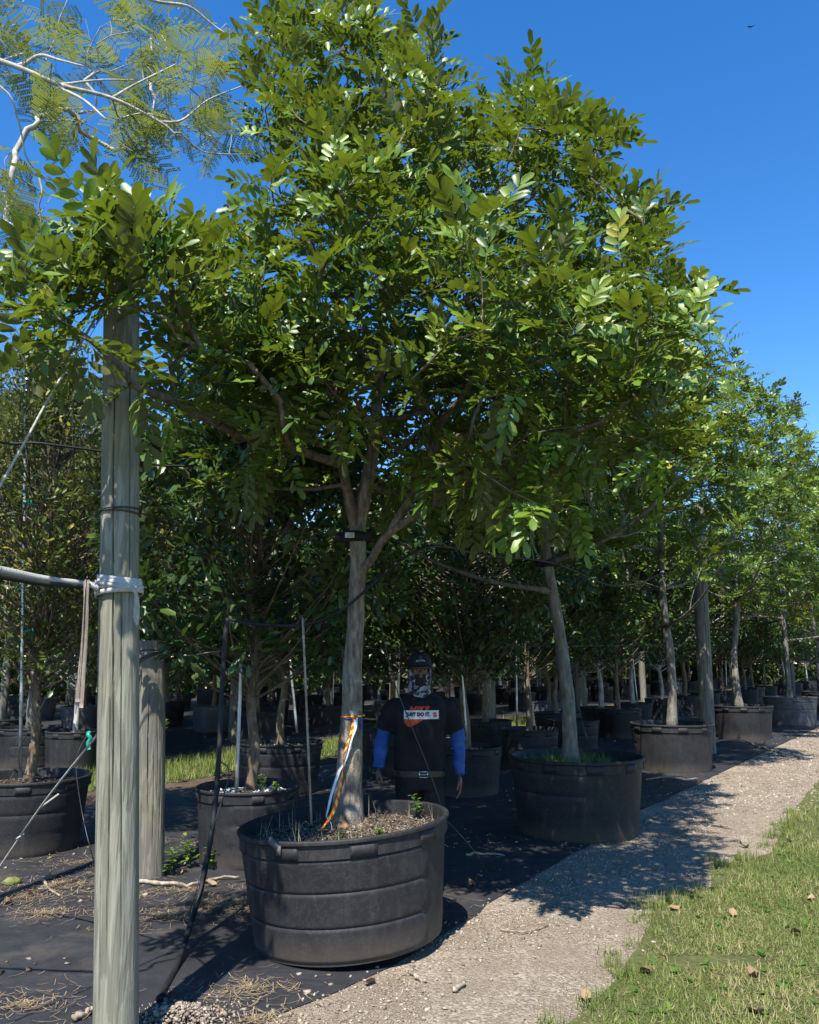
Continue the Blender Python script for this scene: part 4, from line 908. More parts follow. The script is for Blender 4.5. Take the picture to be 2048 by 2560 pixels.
# low broad-leaved weeds through the lawn
P = rows_sample(420, -1.4, 4.2, -4.2, -1.75); n = len(P); k = 5; ci = np.repeat(np.arange(n), k); a = rng.uniform(0, 6.28, n * k); el = rng.uniform(.1, .7, n * k)
l = np.stack([np.cos(a) * np.cos(el), np.sin(a) * np.cos(el), np.sin(el)], 1); nn = np.array([0, 0, 1.]) - l * l[:, 2:3]; nn /= np.linalg.norm(nn, axis=1)[:, None]; s = np.cross(l, nn)
pos_ = P[ci] + np.array([0, 0, .012]); put('lawn_weeds', bake([simple_leaf(q, .038, .02) for q in range(4)], rng.integers(0, 4, n * k), np.stack([s, l, nn], 2) * rng.uniform(.6, 1.3, n * k)[:, None, None], pos_, rng.normal(0, .2, n * k)).mesh('lawn_weeds'), WEED, label='small broad leaved weeds growing through the lawn', cat='weeds', kind='stuff')

# ------------------------------------------------------------------ wooden posts
def post_mesh(P0, P1, r0, r1, seed, nth=120, nz=70, cracks=5, depth=.017):
    r_ = np.random.default_rng(seed); P0 = np.asarray(P0, float); P1 = np.asarray(P1, float); L = P1 - P0; V = []; cr = [(r_.uniform(0, 6.28), r_.uniform(0, .8), r_.uniform(.15, .7), r_.uniform(.5, 1)) for _ in range(cracks)]
    cr += [(math.radians(-88), 0.25, .55, 1.3), (math.radians(-118), 0., .5, .8), (math.radians(-62), .1, .45, .8)] if cracks > 4 else []
    for i in range(nz + 1):
        t = i / nz; c = P0 + L * t; r = r0 + (r1 - r0) * t
        for j in range(nth):
            a = 2 * math.pi * j / nth; k = r * (1 + 0.03 * fnoise(math.cos(a) * 1.2, math.sin(a) * 1.2, 1, t * 2.2 + seed) + .006 * fnoise(math.cos(a) * 6, math.sin(a) * 6, 1, t * 9 + seed))
            for ca, t0, ln, dp in cr:
                w = a - (ca + .12 * fnoise(t * 3, ca, 1, seed)); w = (w + math.pi) % (2 * math.pi) - math.pi
                if t0 < t < t0 + ln and abs(w) < .06: k -= depth * dp * max(0, 1 - abs(w) / .045) * min(1, (t - t0) * 12, (t0 + ln - t) * 12)
            V.append([c[0] + k * math.cos(a), c[1] + k * math.sin(a), c[2]])
    top = len(V); V.append([*(P1 + [0, 0, .004])]); i = np.arange(nz)[:, None] * nth; j = np.arange(nth)[None]; jn = (j + 1) % nth
    jj = np.arange(nth); return np.array(V), [np.stack([i + j, i + jn, i + nth + jn, i + nth + j], -1).reshape(-1, 4), np.stack([nz * nth + jj, nz * nth + (jj + 1) % nth, np.full(nth, top)], 1)]
def post(P0, P1, r0, r1, label, mat, seed, hi=True, group=None):
    b = np.array([P0[0], P0[1], 0.]); V, f = post_mesh(P0, P1, r0, r1, seed, 150 if hi else 28, 110 if hi else 14, 7 if hi else 2)
    me = G().add(V - b, f).mesh('wooden_post'); me.set_sharp_from_angle(angle=math.radians(60)); return put('wooden_post', me, mat, None, label, 'post', group, loc=tuple(b))
pa, pb = at(290, 2560, 3.72), at(303, 900, 3.72); dirp = (pb - pa) / (pb[2] - pa[2]); PB = pa - dirp * pa[2]; PT = pa + dirp * (3.84 - pa[2])
def pole_c(v):
    lo, hi = 0., 4.
    for _ in range(40):
        m = (lo + hi) / 2
        if proj([PB + dirp * m])[0][1] > v: lo = m
        else: hi = m
    return PB + dirp * lo
post(PB, PT, .0935, .083, 'tall weathered wooden pole wrapped with a grey webbing strap', WOOD, 3)
sp0 = gp(376, 2193); sp1 = at(381, 1602, sp0[1]); post(sp0, sp1, .103, .104, 'short grey wooden post with wires tied near its top', WOODG, 8)
a = gp(1772, 1884); post(a, at(1742, 1260, a[1] + .2), .135, .12, 'thick leaning wooden pole between the path pots', WOODG, 12)
a = gp(1228, 1843); post(a, a + np.array([-.02, 0, 2.6]), .125, .12, 'sunlit greenish wooden post beyond the person', WOOD, 14, False)
a = gp(1455, 1800); post(a, a + np.array([-.02, 0, 2.9]), .17, .165, 'shaded wooden post between the back row pots', WOODG, 15, False)
a = gp(172, 1790); post(a, a + np.array([.0, 0, 2.1]), .13, .13, 'dark post in shade behind the white barked sapling', WOODG, 16, False)
a = gp(585, 1850); post(a, a + np.array([.0, 0, 2.3]), .12, .12, 'brown post behind the black upright hose', WOODG, 17, False)
a = gp(985, 1850); post(a, a + np.array([.0, 0, 2.4]), .10, .10, 'slim pale post behind the person and main trunk', WOOD, 18, False)
for k, (u, v) in enumerate([(1985, 1740), (1610, 1760), (680, 1760), (300, 1750), (1120, 1750)]):
    a = gp(u, v); post(a, a + np.array([0, 0, 2.8]), .12, .12, 'distant wooden post among the back row trees', WOODG, 20 + k, False, 'distant posts of the back rows')

# ------------------------------------------------------------------ strap, wires, hoses
def ring_pts(c, r, t0, t1, dz, n=40, tilt=0.0, ph=0.0):
    t = np.linspace(t0, t1, n); return np.stack([c[0] + r * np.cos(t), c[1] + r * np.sin(t), c[2] + dz * (t - t0) / (t1 - t0) + tilt * np.cos(t - ph)], 1)
strap = thing('webbing_strap', pole_c(1462), 'grey webbing strap knotted round the tall pole with hanging ends', 'strap'); SB = np.array(strap.location)
for k, (v, tl, dz, w) in enumerate([(1447, .012, .01, .020), (1457, .006, -.012, .022), (1470, -.006, .008, .018), (1484, -.014, -.006, .022), (1462, .018, -.03, .016)]):
    c = pole_c(v); P = ring_pts(c, .096 + .0025 * k, 0, 6.2832, 0, 48, tl, 2.6); V, f = ribbon(P, w, np.array([0, 0, 1.]) , .0035); put('wrap', G().add(V - SB, f).mesh('wrap'), STRAP, strap)
kc = at(232, 1463, 3.62); g = G(); V, f = tube(smoothline([kc + [-.02, -.01, .012], kc + [.0, -.02, .0], kc + [.02, -.005, -.015], kc + [.0, .02, .005]], 4), .012, 8); g.add(V, f); put('knot', g.mesh('knot', off=SB), STRAP, strap)
for k, (va, vb, w, th) in enumerate([(1461, 1425, .030, .004), (1470, 1441, .022, .004)]):
    P = smoothline([at(238, va, 3.62), at(190, va - 5, 3.6), at(100, (va + vb) / 2 + 2, 3.55), at(0, vb, 3.45), at(-160, vb - 25, 3.3), np.array([-3.42, 3.45, 2.02 + .0 * k])], 6); V, f = ribbon(P, np.linspace(w * .6, w * 1.5, len(P)), np.array([0, -.5, 1.]), th); put('stretched_band', G().add(V - SB, f).mesh('stretched_band'), [STRAP, RUBBER][k], strap)
for k, (u0, u1, v1) in enumerate([(217, 203, 1770), (212, 196, 1755)]):
    P = smoothline([at(u0, 1450, 3.58), at(u0 - 1, 1480, 3.57), at(u0 - 4, 1600, 3.58), at((u0 + u1) / 2 - 3, 1690, 3.58), at(u1, v1, 3.58)], 6); s = np.stack([np.cos(np.linspace(.2, 1.0, len(P)) + k), -.3 * np.ones(len(P)), np.zeros(len(P))], 1); V, f = ribbon(P, .026, s, .002); put('hanging_end', G().add(V - SB, f).mesh('hanging_end'), STRAPB, strap)
for k in range(3):
    P = smoothline([at(326, 1468, 3.62), at(338, 1480, 3.6), at(345 - k * 3, 1510, 3.62), at(344 - 4 * k, 1540, 3.63), at(342 - 4 * k, 1563 - 8 * k, 3.63)], 5); V, f = ribbon(P, .014, [1, -.3 * k, .2], .002); put('loose_tail', G().add(V - SB, f).mesh('loose_tail'), STRAP, strap)
def wire(name, pts, r, label, mat, cat='wire', n=6, k=6, group=None, extra=None):
    P = smoothline(pts, k); b = P[0].copy(); V, f = tube(P, r, n); g = G().add(V - b, f)
    for q in extra or []:
        V, f = tube(q, r, n); g.add(V - b, f)
    return put(name, g.mesh(name), mat, None, label, cat, group, loc=tuple(b))
c = pole_c(1283); q = [ring_pts(c + [0, 0, .012], .093, 0, 6.2832, 0, 40, .006), ring_pts(c + [0, 0, -.004], .094, 0, 6.2832, 0, 40, -.006, 1.)]
wire('support_wire', [c + [.09, -.01, 0], at(420, 1298, 4.2), at(620, 1318, 4.9), at(850, 1338, 5.42)], .004, 'thin black wire looped round the tall pole above its strap', WIREB, extra=q)
c = sp1; q = [ring_pts(c + [0, 0, -.075], .106, 0, 6.2832, 0, 40, .003), ring_pts(c + [0, 0, -.13], .107, 0, 6.2832, 0, 40, .045, -.3), ring_pts(c + [0, 0, -.15], .108, 0, 6.2832, 0, 40, .055, -.3)]
t0 = at(352, 1673, sp0[1] - .1); q += [np.array([t0, t0 + [-.02, -.01, -.04], t0 + [-.045, -.02, -.10]]), np.array([t0, t0 + [.0, -.02, -.05], t0 + [-.02, -.03, -.09]])]
wire('tie_wire', [c + [.1, -.03, -.11], at(470, 1640, 6.3), at(528, 1631, 6.2), at(600, 1628, 6.6), at(760, 1632, 7.2)], .006, 'black tie wires wrapped round the short grey post', WIREB, extra=q)
top = at(300, 690, 3.76); thr = at(0, 1215, 3.42); e = top + (thr - top) * (top[2] / (top[2] - thr[2]))
wire('guy_cable', [e, thr, at(120, 1000, 3.55), top], .006, 'pale guy cable slanting up to the top of the tall pole', CABLE, 'cable')
e = gp(-90, 2300); kn = at(50, 2092, 5.2); wire('guy_cable', [e, kn, at(122, 1990, 4.8), at(239, 1843, 4.2), pole_c(1775)], .0055, 'knotted guy cable running from the tall pole down past the corky tree pot', CABLE, 'cable', extra=[ring_pts(kn, .018, 0, 6.28, 0, 16, .012), np.array([kn, at(100, 2020, 4.95), at(146, 1986, 4.8)])])
wire('overhead_cable', [np.array([-3.4, 3.6, 3.3]), at(-60, 1085, 5.0), at(100, 1108, 5.2), at(260, 1130, 5.4), at(420, 1165, 5.7), at(640, 1150, 5.9), at(760, 1140, 5.3)], .009, 'black overhead cable passing behind the tall pole', RUBBER, 'cable')
hose = wire('irrigation_hose', [gp(395, 2500, .02), gp(440, 2420, .02), at(478, 2305, 5.0), at(508, 2200, 5.15), at(535, 2040, 5.3), at(548, 1880, 5.4), at(555, 1720, 5.5), at(563, 1600, 5.55), at(569, 1546, 5.58)], .0165, 'black upright irrigation hose standing left of the big pot', RUBBER, 'hose', 10)
wire('irrigation_hose', [at(569, 1548, 5.58), at(640, 1560, 5.5), at(760, 1562, 5.45), at(850, 1528, 5.4), at(930, 1462, 5.38), at(1000, 1402, 5.4), at(1070, 1368, 5.6), at(1130, 1370, 6.0), at(1220, 1390, 6.8), at(1385, 1408, 8.1), at(1520, 1462, 10.2), at(1600, 1458, 11.5), at(1668, 1432, 12.6), at(1760, 1445, 14.5), at(1850, 1452, 17.6)], .0105, 'black hose sagging from tree to tree at the trunk clips', RUBBER, 'hose', 8)
wire('drip_tube', [gp(455, 2290, .02), at(478, 2270, 5.05), at(530, 2080, 5.2), at(568, 1960, 5.25), at(570, 1920, 5.3), at(552, 1905, 5.35)], .004, 'thin black drip tube curling beside the upright hose', WIREB, 'tube')
wire('drip_tube', [at(938, 1452, 5.4), at(958, 1590, 5.72), at(988, 1712, 5.84), at(1030, 1818, 5.88), at(1072, 1925, 5.9), at(1098, 2000, 5.92), at(1108, 2040, 5.95), at(1150, 2086, 5.98), at(1195, 2140, 6.0), gp(1228, 2200, .02), gp(1243, 2228, .012), gp(1225, 2250, .012), gp(1165, 2248, .012), gp(1100, 2236, .012)], .004, 'thin drip tube hanging across the person and down over the pot rim', WIREB, 'tube', k=8)
wire('drip_tube', [at(120, 1640, 6.8), at(135, 1700, 6.9), at(70, 1830, 6.9), at(48, 1880, 6.95), at(55, 1930, 7.0), at(100, 1945, 7.1)], .004, 'thin drip tube looping down beside the corky trunk', WIREB, 'tube')
wire('drip_tube', [at(224, 1830, 6.6), at(200, 1870, 6.5), at(190, 1920, 6.45), at(205, 2030, 6.4), at(228, 2130, 6.3), gp(240, 2160, .012)], .004, 'thin drip tube hanging between the corky tree pot and tall pole', WIREB, 'tube')
wire('drip_tube', [at(1440, 1650, 8.6), at(1442, 1740, 8.5), at(1455, 1800, 8.4), at(1470, 1855, 8.3)], .004, 'thin drip tube dropping into the wide weedy pot', WIREB, 'tube')
for (v, Y, u1) in [(1622, 9.0, 1700), (1560, 12., 1800)]:
    wire('support_wire', [at(560, v + 10, Y - 1), at(900, v, Y), at(1300, v - 5, Y + 2), at(u1, v - 10, Y + 5)], .004, 'thin straight support wire running through the back row crowns', WIREB, group='support wires of the back rows')

# metal stakes and ties
def stake(a, b, r, label, mat=METAL, name='metal_stake', group=None):
    P = np.linspace(a, b, 6); V, f = tube(P, r, 10); return put(name, G().add(V - P[0], f).mesh(name), mat, None, label, 'stake', group, loc=tuple(P[0]))
def tie(c, r, label, mat=GREENT, tail=True, group=None, n=2):
    g = G()
    for k in range(n): V, f = ribbon(ring_pts(np.zeros(3) + [0, 0, .012 * k], r, 0, 6.2832, 0, 24, .008, k), .016, [0, 0, 1.], .0015); g.add(V, f)
    if tail:
        V, f = ribbon(smoothline([[r, -.01, 0], [r + .03, -.03, .02], [r + .05, -.04, -.06]], 4), .014, [.3, 1, .2], .001); g.add(V, f)
    return put('tie_tape', g.mesh('tie_tape'), mat, None, label, 'tape', group, loc=tuple(c))
sa, sb = at(50, 1942, 7.25), at(68, 870, 7.3); stake(sa, sb, .015, 'long galvanised stake tied beside the corky trunk')
tie(at(70, 1578, 7.28), .026, 'green tape tying the galvanised stake low on the corky trunk'); tie(at(66, 1258, 7.28), .026, 'green tape tying the galvanised stake high in the yellowish crown')
stake(at(591, 1985, 6.95), at(604, 1618, 6.95), .016, 'galvanised stake standing in the pot of white gravel'); stake(at(743, 1832, 10.5), at(724, 1640, 10.5), .016, 'slanting metal stake in the pot behind the stick stake')
stake(at(1293, 1815, 12.8), at(1290, 1600, 12.8), .015, 'metal stake in the pot behind the wide weedy pot'); stake(at(1168, 1860, 10.3), at(1150, 1600, 10.3), .013, 'metal stake just behind the right side of the person')
for k, i in enumerate(range(0, len(back), 4)):
    p = back[i][0]; a = np.array([p[0] + .1, p[1] - .08, .5]); stake(a, a + [rng.normal(0, .1), 0, 1.7], .016, 'pale metal stake beside a trunk in ' + ROWNAME[back[i][1]], group='stakes of ' + ROWNAME[back[i][1]])
stake(at(779, 2063, 5.15), at(757, 1545, 5.15), .0072, 'thin bare stick stake standing in the big pot', STICK, 'stick_stake')
V, f = ribbon(smoothline([at(224, 1828, 6.4), at(220, 1836, 6.38), at(226, 1846, 6.38), at(220, 1858, 6.38), at(223, 1874, 6.38)], 4), .028, [1, .2, .1], .0015); b = at(222, 1850, 6.4); put('tie_tape', G().add(V - b, f).mesh('tie_tape'), GREENT, None, 'loose green tape hanging beside the tall pole', 'tape', loc=tuple(b))

# trunk clips of the irrigation line
def clip(c, r, label, lab=True):
    t = thing('trunk_clip', c, label, 'clip'); g = G(); V, f = tube([[0, 0, -.035], [0, 0, .035]], r, 20); g.add(V, f); V, f = box((r * .9 + .02, -.01, 0), (.07, .05, .06)); g.add(V, f); V, f = box((-r - .01, -.01, -.005), (.07, .045, .055)); g.add(V, f)
    me = g.mesh('band', False); put('band', me, RUBBER, t)
    if lab:
        V, f = box((0, 0, 0), (.062, .004, .036)); put('paper_label', G().add(V, f).mesh('paper_label', False), WHITEL, t, loc=(-.02, -r - .004, .002)); g = G()
        for zz in (.008, -.002, -.01): V, f = box((0, 0, zz), (.045, .002, .003)); g.add(V, f)
        put('print_line', g.mesh('print_line', False), RUBBER, t, loc=(-.02, -r - .0075, .002))
    return t
clip(at(884, 1343, 5.52), .082, 'black clip with a white label on the main trunk fork')
def trunk_at(sk_, tk, base, z):
    P = np.array([sk_.P[i] for i in tk]) + np.asarray(base); return np.array([np.interp(z, P[:, 2], P[:, k]) for k in (0, 1)] + [z])
clip(trunk_at(sA[0], sA[1], (1.60, 8.25, .57), 2.62), .075, 'black clip on the pale trunk of the weedy pot', False); clip(trunk_at(sB[0], sB[1], (4.05, 12.75, .56), 3.02), .075, 'black clip on the trunk beside the leaning post', True); clip(trunk_at(sC[0], sC[1], (7.15, 17.8, .56), 3.4), .075, 'black clip on the forking trunk farther along', True)

# striped marking tape on the main trunk
def tapemat(name, a, b, freq):
    n = NT(name); t = n.attr('tint'); m = n.math('FRACT', n.math('MULTIPLY', t, freq)); col = n.ramp(m, [(0, a), (.49, a), (.51, b), (1, b)]); n.bsdf(col, .35, .5); return n.m
TAPE = tapemat('striped_tape', (.75, .06, .008), (.85, .5, .02), 18.); TAPEW = tapemat('white_tape', (.62, .66, .68), (.72, .75, .76), 14.); TAPEB = simple('blue_tape', [(.01, .03, .14), (.015, .05, .2)], 9, .4, .5)
def tape_strip(P, w, side, mat, parent, base, name):
    V, f = ribbon(P, w, side, .0008); L = np.concatenate([[0], np.cumsum(np.linalg.norm(np.diff(P, axis=0), axis=1))]); t = np.repeat(L, 4) + np.tile([-.5, .5, .5, -.5], len(P)) * np.repeat(np.broadcast_to(w, (len(P),)), 4) * .9 + 5
    put(name, G().add(V - base, f, t).mesh(name), mat, parent)
tc_ = at(882, 1790, 5.52); tp = thing('marking_tape', tc_, 'orange and yellow striped tape tied round the main trunk, tails hanging', 'tape'); rt = .078
tape_strip(ring_pts(tc_, rt + .002, 0, 6.2832, 0, 48, .005), .011, [0, 0, 1.], TAPE, tp, tc_, 'loop'); tape_strip(ring_pts(tc_ + [0, 0, -.016], rt + .001, 0, 6.2832, 0, 48, -.006), .008, [0, 0, 1.], TAPEB, tp, tc_, 'loop')
yf = 5.42
P = smoothline([at(887, 1794, yf), at(880, 1826, yf - .02), at(868, 1861, yf - .03), at(859, 1894, yf - .03), at(857, 1931, yf - .03), at(851, 1970, yf - .04), at(838, 2018, yf - .06), at(826, 2042, yf - .1), at(810, 2066, yf - .12), at(797, 2079, yf - .12)], 6); th = np.linspace(0, 9, len(P)); tape_strip(P, .024 * (.45 + .55 * np.abs(np.cos(th))), np.stack([np.cos(th * .35 + .3), -.5 * np.sin(th * .5), .25 * np.ones(len(P))], 1), TAPE, tp, tc_, 'striped_tail')
P = smoothline([at(890, 1794, yf), at(888, 1820, yf - .02), at(878, 1850, yf - .02), at(866, 1894, yf - .02), at(847, 1931, yf - .03), at(829, 1986, yf - .05), at(820, 2024, yf - .07), at(817, 2042, yf - .09), at(828, 2060, yf - .1), at(831, 2078, yf - .1)], 6); th = np.linspace(0, 7, len(P)); tape_strip(P, .026 * (.5 + .5 * np.abs(np.cos(th * .8))), np.stack([np.cos(th * .25), -.5 * np.sin(th * .4), .2 * np.ones(len(P))], 1), TAPEW, tp, tc_, 'white_tail')
P = smoothline([at(893, 1795, 5.44), at(900, 1805, 5.44), at(903, 1822, 5.45)], 4); tape_strip(P, .018, [1, 0, .3], TAPEB, tp, tc_, 'blue_end')

# ------------------------------------------------------------------ small weeds
def sprig(base, h, pairs, L, label, seed, stems=1, group=None, mat=WEED, cat='weed'):
    r_ = np.random.default_rng(seed); base = np.asarray(base, float); t = thing('weed', base, label, cat, group); gs, gl = G(), G()
    for s in range(stems):
        a = r_.uniform(0, 6.28); lean = np.array([math.cos(a), math.sin(a), 0]) * (.25 if stems > 1 else .08) * h; hh = h * r_.uniform(.6, 1) if s else h
        P = smoothline([np.zeros(3), lean * .4 + [0, 0, hh * .5], lean + [0, 0, hh]], 4); V, f = tube(P, np.linspace(.003, .0015, len(P)), 4); gs.add(V, f)
        for i in range(pairs):
            q = .3 + .7 * i / max(1, pairs - 1); o = lean * q ** 1.3 + np.array([0, 0, hh * q]); az = i * 1.57 + r_.uniform(0, .6)
            for sgn in (0, math.pi):
                b = az + sgn + r_.normal(0, .25); d = np.array([math.cos(b), math.sin(b), .45 + r_.normal(0, .25)]); V, f = leaflet(L * (1.15 - .4 * q) * r_.uniform(.8, 1.2), L * .42, .25, 3, .2); gl.add(place(V, o, d, np.array([0, 0, 1.]) - .2 * d), f, r_.uniform(.3, .9))
    put('stem', gs.mesh('stem'), WEED, t); put('leaves', gl.mesh('leaves'), mat, t); return t
sprig(at(1044, 2042, 5.45), .13, 5, .042, 'bright green seedling at the right side of the big pot soil', 1, 3); sprig(at(947, 2092, 5.0), .05, 3, .035, 'low lime green sprout near the front rim of the big pot', 2, 4); sprig(at(853, 2108, 4.9), .06, 3, .03, 'small yellowish sprout in front of the main trunk', 3, 4)
sprig(gp(425, 2188, .01), .20, 4, .075, 'leafy green weed at the foot of the short grey post', 5, 4); sprig(gp(478, 2170, .01), .24, 4, .07, 'taller round-leaved weed between the short post and the hose', 6, 4); sprig(gp(530, 2175, .01), .17, 5, .05, 'narrow leaved weed beside the blue-black pot', 7, 3); sprig(at(690, 1985, 6.85), .09, 4, .035, 'small seedlings on the white gravel of the blue-black pot', 8, 6); sprig(at(655, 1975, 6.95), .12, 4, .03, 'feathery weed behind the seedlings of the blue-black pot', 9, 5); sprig(gp(1660, 1858, .01), .2, 4, .08, 'leafy weed on the ground behind the gravelly pot', 10, 4); sprig(at(410, 1830, 11.), .15, 4, .06, 'weed sprouting by the far grass strip', 11, 4)
n = 900; a = rng.uniform(0, 6.28, n); r = .40 * np.sqrt(rng.uniform(0, 1, n)); P = np.stack([-1.36 + r * np.cos(a), 7.06 + r * np.sin(a), .515 + .03 * (1 - (r / .4) ** 2) + rng.uniform(0, .01, n)], 1); gB = pebbles(P, rng.gamma(2, .004, n) + .004, .7, OCT); put('white_gravel', gB.mesh('white_gravel', False), stonemat('white_perlite', (.5, .5, .5), (.65, .65, .64), (.78, .78, .77)), label='white gravel on the soil of the blue-black pot', cat='gravel', kind='stuff')
n = 1500; a = rng.uniform(0, 6.28, n); r = .55 * np.sqrt(rng.uniform(0, 1, n)); P = np.stack([1.64 + r * np.cos(a), 8.2 + r * np.sin(a), .60 + .04 * (1 - (r / .6) ** 2)], 1); P = clumpy(P, 3, -.1, 2.); put('pot_weeds', grass(P, .07, .006, .9, 0, .6).mesh('pot_weeds'), GRASS, label='low green weeds covering the soil of the wide pot', cat='weeds', kind='stuff')
n = 90; a = rng.uniform(0, 6.28, n); P = np.stack([MP[0] + .56 * np.cos(a) * rng.uniform(.85, 1, n), MP[1] + .56 * np.sin(a) * rng.uniform(.85, 1, n), np.full(n, .575)], 1); put('dry_stalks', grass(P, .12, .003, 1.15, .93, 1.).mesh('dry_stalks'), STRAW, label='dry grass stalks standing round the rim of the big pot', cat='dry grass', kind='stuff')

# ------------------------------------------------------------------ soaring bird
b = at(1881, 66, 120); t = thing('bird', b, 'dark bird soaring high in the blue sky', 'bird'); t.rotation_euler = (.25, -.45, .3)
BIRD = simple('dark_feathers', [(.012, .011, .01), (.03, .027, .024)], 6, .8)
P = np.array([[0, -.42, 0], [0, -.3, .02], [0, -.05, .0], [0, .2, .0], [0, .3, .0], [0, .55, 0]]); V, f = tube(P, [.03, .06, .12, .08, .06, .1], 8, sq=.6); put('body', G().add(V, f).mesh('body'), BIRD, t)
for s in (-1, 1):
    xs = np.linspace(.05, 1.0, 9); V = []
    for x in xs:
        ch = .4 * (1 - .25 * x) * (1 if x < .85 else .8); z = .22 * x; yl = -.12 + .1 * x * x
        V += [[s * x, yl, z + .01], [s * x, yl + ch, z - .02 + (.05 * math.sin(x * 40) if x > .6 else 0)], [s * x, yl + ch * .5, z - .035]]
    i = np.arange(8)[:, None] * 3; j = np.arange(3)[None]; jn = (j + 1) % 3; put('wing', mesh_arrays('wing', np.array(V), [np.stack([i + j, i + jn, i + 3 + jn, i + 3 + j], -1).reshape(-1, 4)]), BIRD, t)

# ------------------------------------------------------------------ the person
PX, PY = .075, 6.2
person = thing('person', (PX, PY, 0), 'person in black printed shirt, blue sleeves, cap and camouflage neck gaiter', 'person'); person.rotation_euler = (0, 0, .07)
def remesh(g, voxel, smooth=6, wr=None, name='m'):
    me = g.mesh(name); o = bpy.data.objects.new('tmp', me); COL.objects.link(o); m = o.modifiers.new('r', 'REMESH'); m.mode = 'VOXEL'; m.voxel_size = voxel; m.use_smooth_shade = True; m2 = o.modifiers.new('s', 'SMOOTH'); m2.factor = .5; m2.iterations = smooth
    bpy.context.view_layer.update(); dg = bpy.context.evaluated_depsgraph_get(); out = bpy.data.meshes.new_from_object(o.evaluated_get(dg)); out.name = name; bpy.data.objects.remove(o)
    if wr:
        out.update(); amp, sc = wr
        for v in out.vertices:
            c = v.co; n = mnoise.noise(Vector((c.x * sc[0], c.y * sc[1], c.z * sc[2]))) + .5 * mnoise.noise(Vector((c.x * sc[0] * 2.3 + 7, c.y * sc[1] * 2.3, c.z * sc[2] * 2.1))); v.co = c + v.normal * amp * n
    return out
def ellring(c, rx, ry, n=28, p=2.4):
    t = np.arange(n) * 2 * math.pi / n; cx, sy = np.cos(t), np.sin(t); return np.stack([c[0] + rx * np.sign(cx) * np.abs(cx) ** (2 / p), c[1] + ry * np.sign(sy) * np.abs(sy) ** (2 / p), np.full(n, c[2])], 1)
def loft(rings, caps=True):
    n = len(rings[0]); m = len(rings); V = np.concatenate(rings); i = np.arange(m - 1)[:, None] * n; j = np.arange(n)[None]; jn = (j + 1) % n; fs_ = [np.stack([i + j, i + jn, i + n + jn, i + n + j], -1).reshape(-1, 4)]
    if caps:
        V = np.concatenate([V, [rings[0].mean(0)], [rings[-1].mean(0)]]); k = m * n; jj = np.arange(n); fs_ += [np.stack([(jj + 1) % n, jj, np.full(n, k)], 1), np.stack([(m - 1) * n + jj, (m - 1) * n + (jj + 1) % n, np.full(n, k + 1)], 1)]
    return V, fs_
def ell(c, r, R=None):
    bm = bmesh.new(); bmesh.ops.create_icosphere(bm, subdivisions=3, radius=1); V = np.array([v.co[:] for v in bm.verts]); f = np.array([[v.index for v in q.verts] for q in bm.faces]); bm.free(); V = V * np.asarray(r)
    if R is not None: V = V @ np.asarray(R).T
    return V + np.asarray(c), [f]
SKIN = simple('skin', [(.10, .05, .033), (.15, .078, .052)], 25, .5, .4, .15, 120)
CLOTHK = simple('black_cotton', [(.007, .007, .009), (.013, .013, .015)], 8, .85, .2, .25, 160); TROUS = simple('charcoal_trousers', [(.010, .010, .012), (.02, .02, .022)], 6, .85, .2, .3, 120)
BLUE = simple('blue_sleeve_knit', [(.018, .055, .2), (.03, .085, .29)], 7, .7, .25, .25, 150); CAPM = simple('black_cap_twill', [(.01, .011, .012), (.018, .018, .02)], 12, .8, .2, .2, 200); LEATH = simple('black_belt_leather', [(.01, .01, .01), (.02, .02, .02)], 20, .4, .5); CHROME = simple('steel_buckle', [(.5, .5, .48)], 5, .25, .5, metallic=1); SHOE = simple('black_shoe', [(.012, .012, .012), (.03, .028, .026)], 12, .6, .3)
SL, EL, WL = np.array([-.185, .01, 1.33]), np.array([-.268, .045, 1.09]), np.array([-.312, -.085, .86]); SR, ER, WR = np.array([.19, .01, 1.32]), np.array([.292, .04, 1.075]), np.array([.298, -.03, .80])
g = G()
g.add(*loft([ellring((0, 0, z), rx, ry) for z, rx, ry in ((.86, .16, .11), (.95, .155, .105), (1.1, .16, .105), (1.25, .18, .11), (1.32, .14, .075), (1.365, .075, .058), (1.45, .055, .055))]))
hc = np.array([0, -.015, 1.545]); V, f = ell((0, 0, 0), (.076, .096, .118))
for v in V:
    if v[2] < -.02: v[0] *= 1 + .9 * (v[2] + .02); v[1] = v[1] * (1 + .5 * (v[2] + .02)) - .01 * (v[2] < -.06)
g.add(V + hc, f); g.add(*ell(hc + [0, -.098, -.012], (.013, .02, .026))); g.add(*ell(hc + [0, -.102, -.032], (.018, .015, .011)))
for s in (-1, 1): g.add(*ell(hc + [s * .077, .012, -.005], (.012, .022, .032))); g.add(*ell(hc + [s * .032, -.078, .034], (.026, .016, .009))); g.add(*ell(hc + [s * .045, -.07, -.02], (.024, .018, .02)))
for S, E, Wd in ((SL, EL, WL), (SR, ER, WR)): g.add(*tube(smoothline([S, E, Wd], 6), np.interp(np.linspace(0, 1, 13), [0, .45, .55, 1], [.036, .038, .038, .027]), 14))
for s in (-1, 1): g.add(*tube(smoothline([[s * .09, 0, .88], [s * .1, -.01, .47], [s * .11, .02, .08]], 6), np.linspace(.085, .042, 13), 14)); g.add(*ell((s * .11, -.05, .05), (.042, .11, .04)))
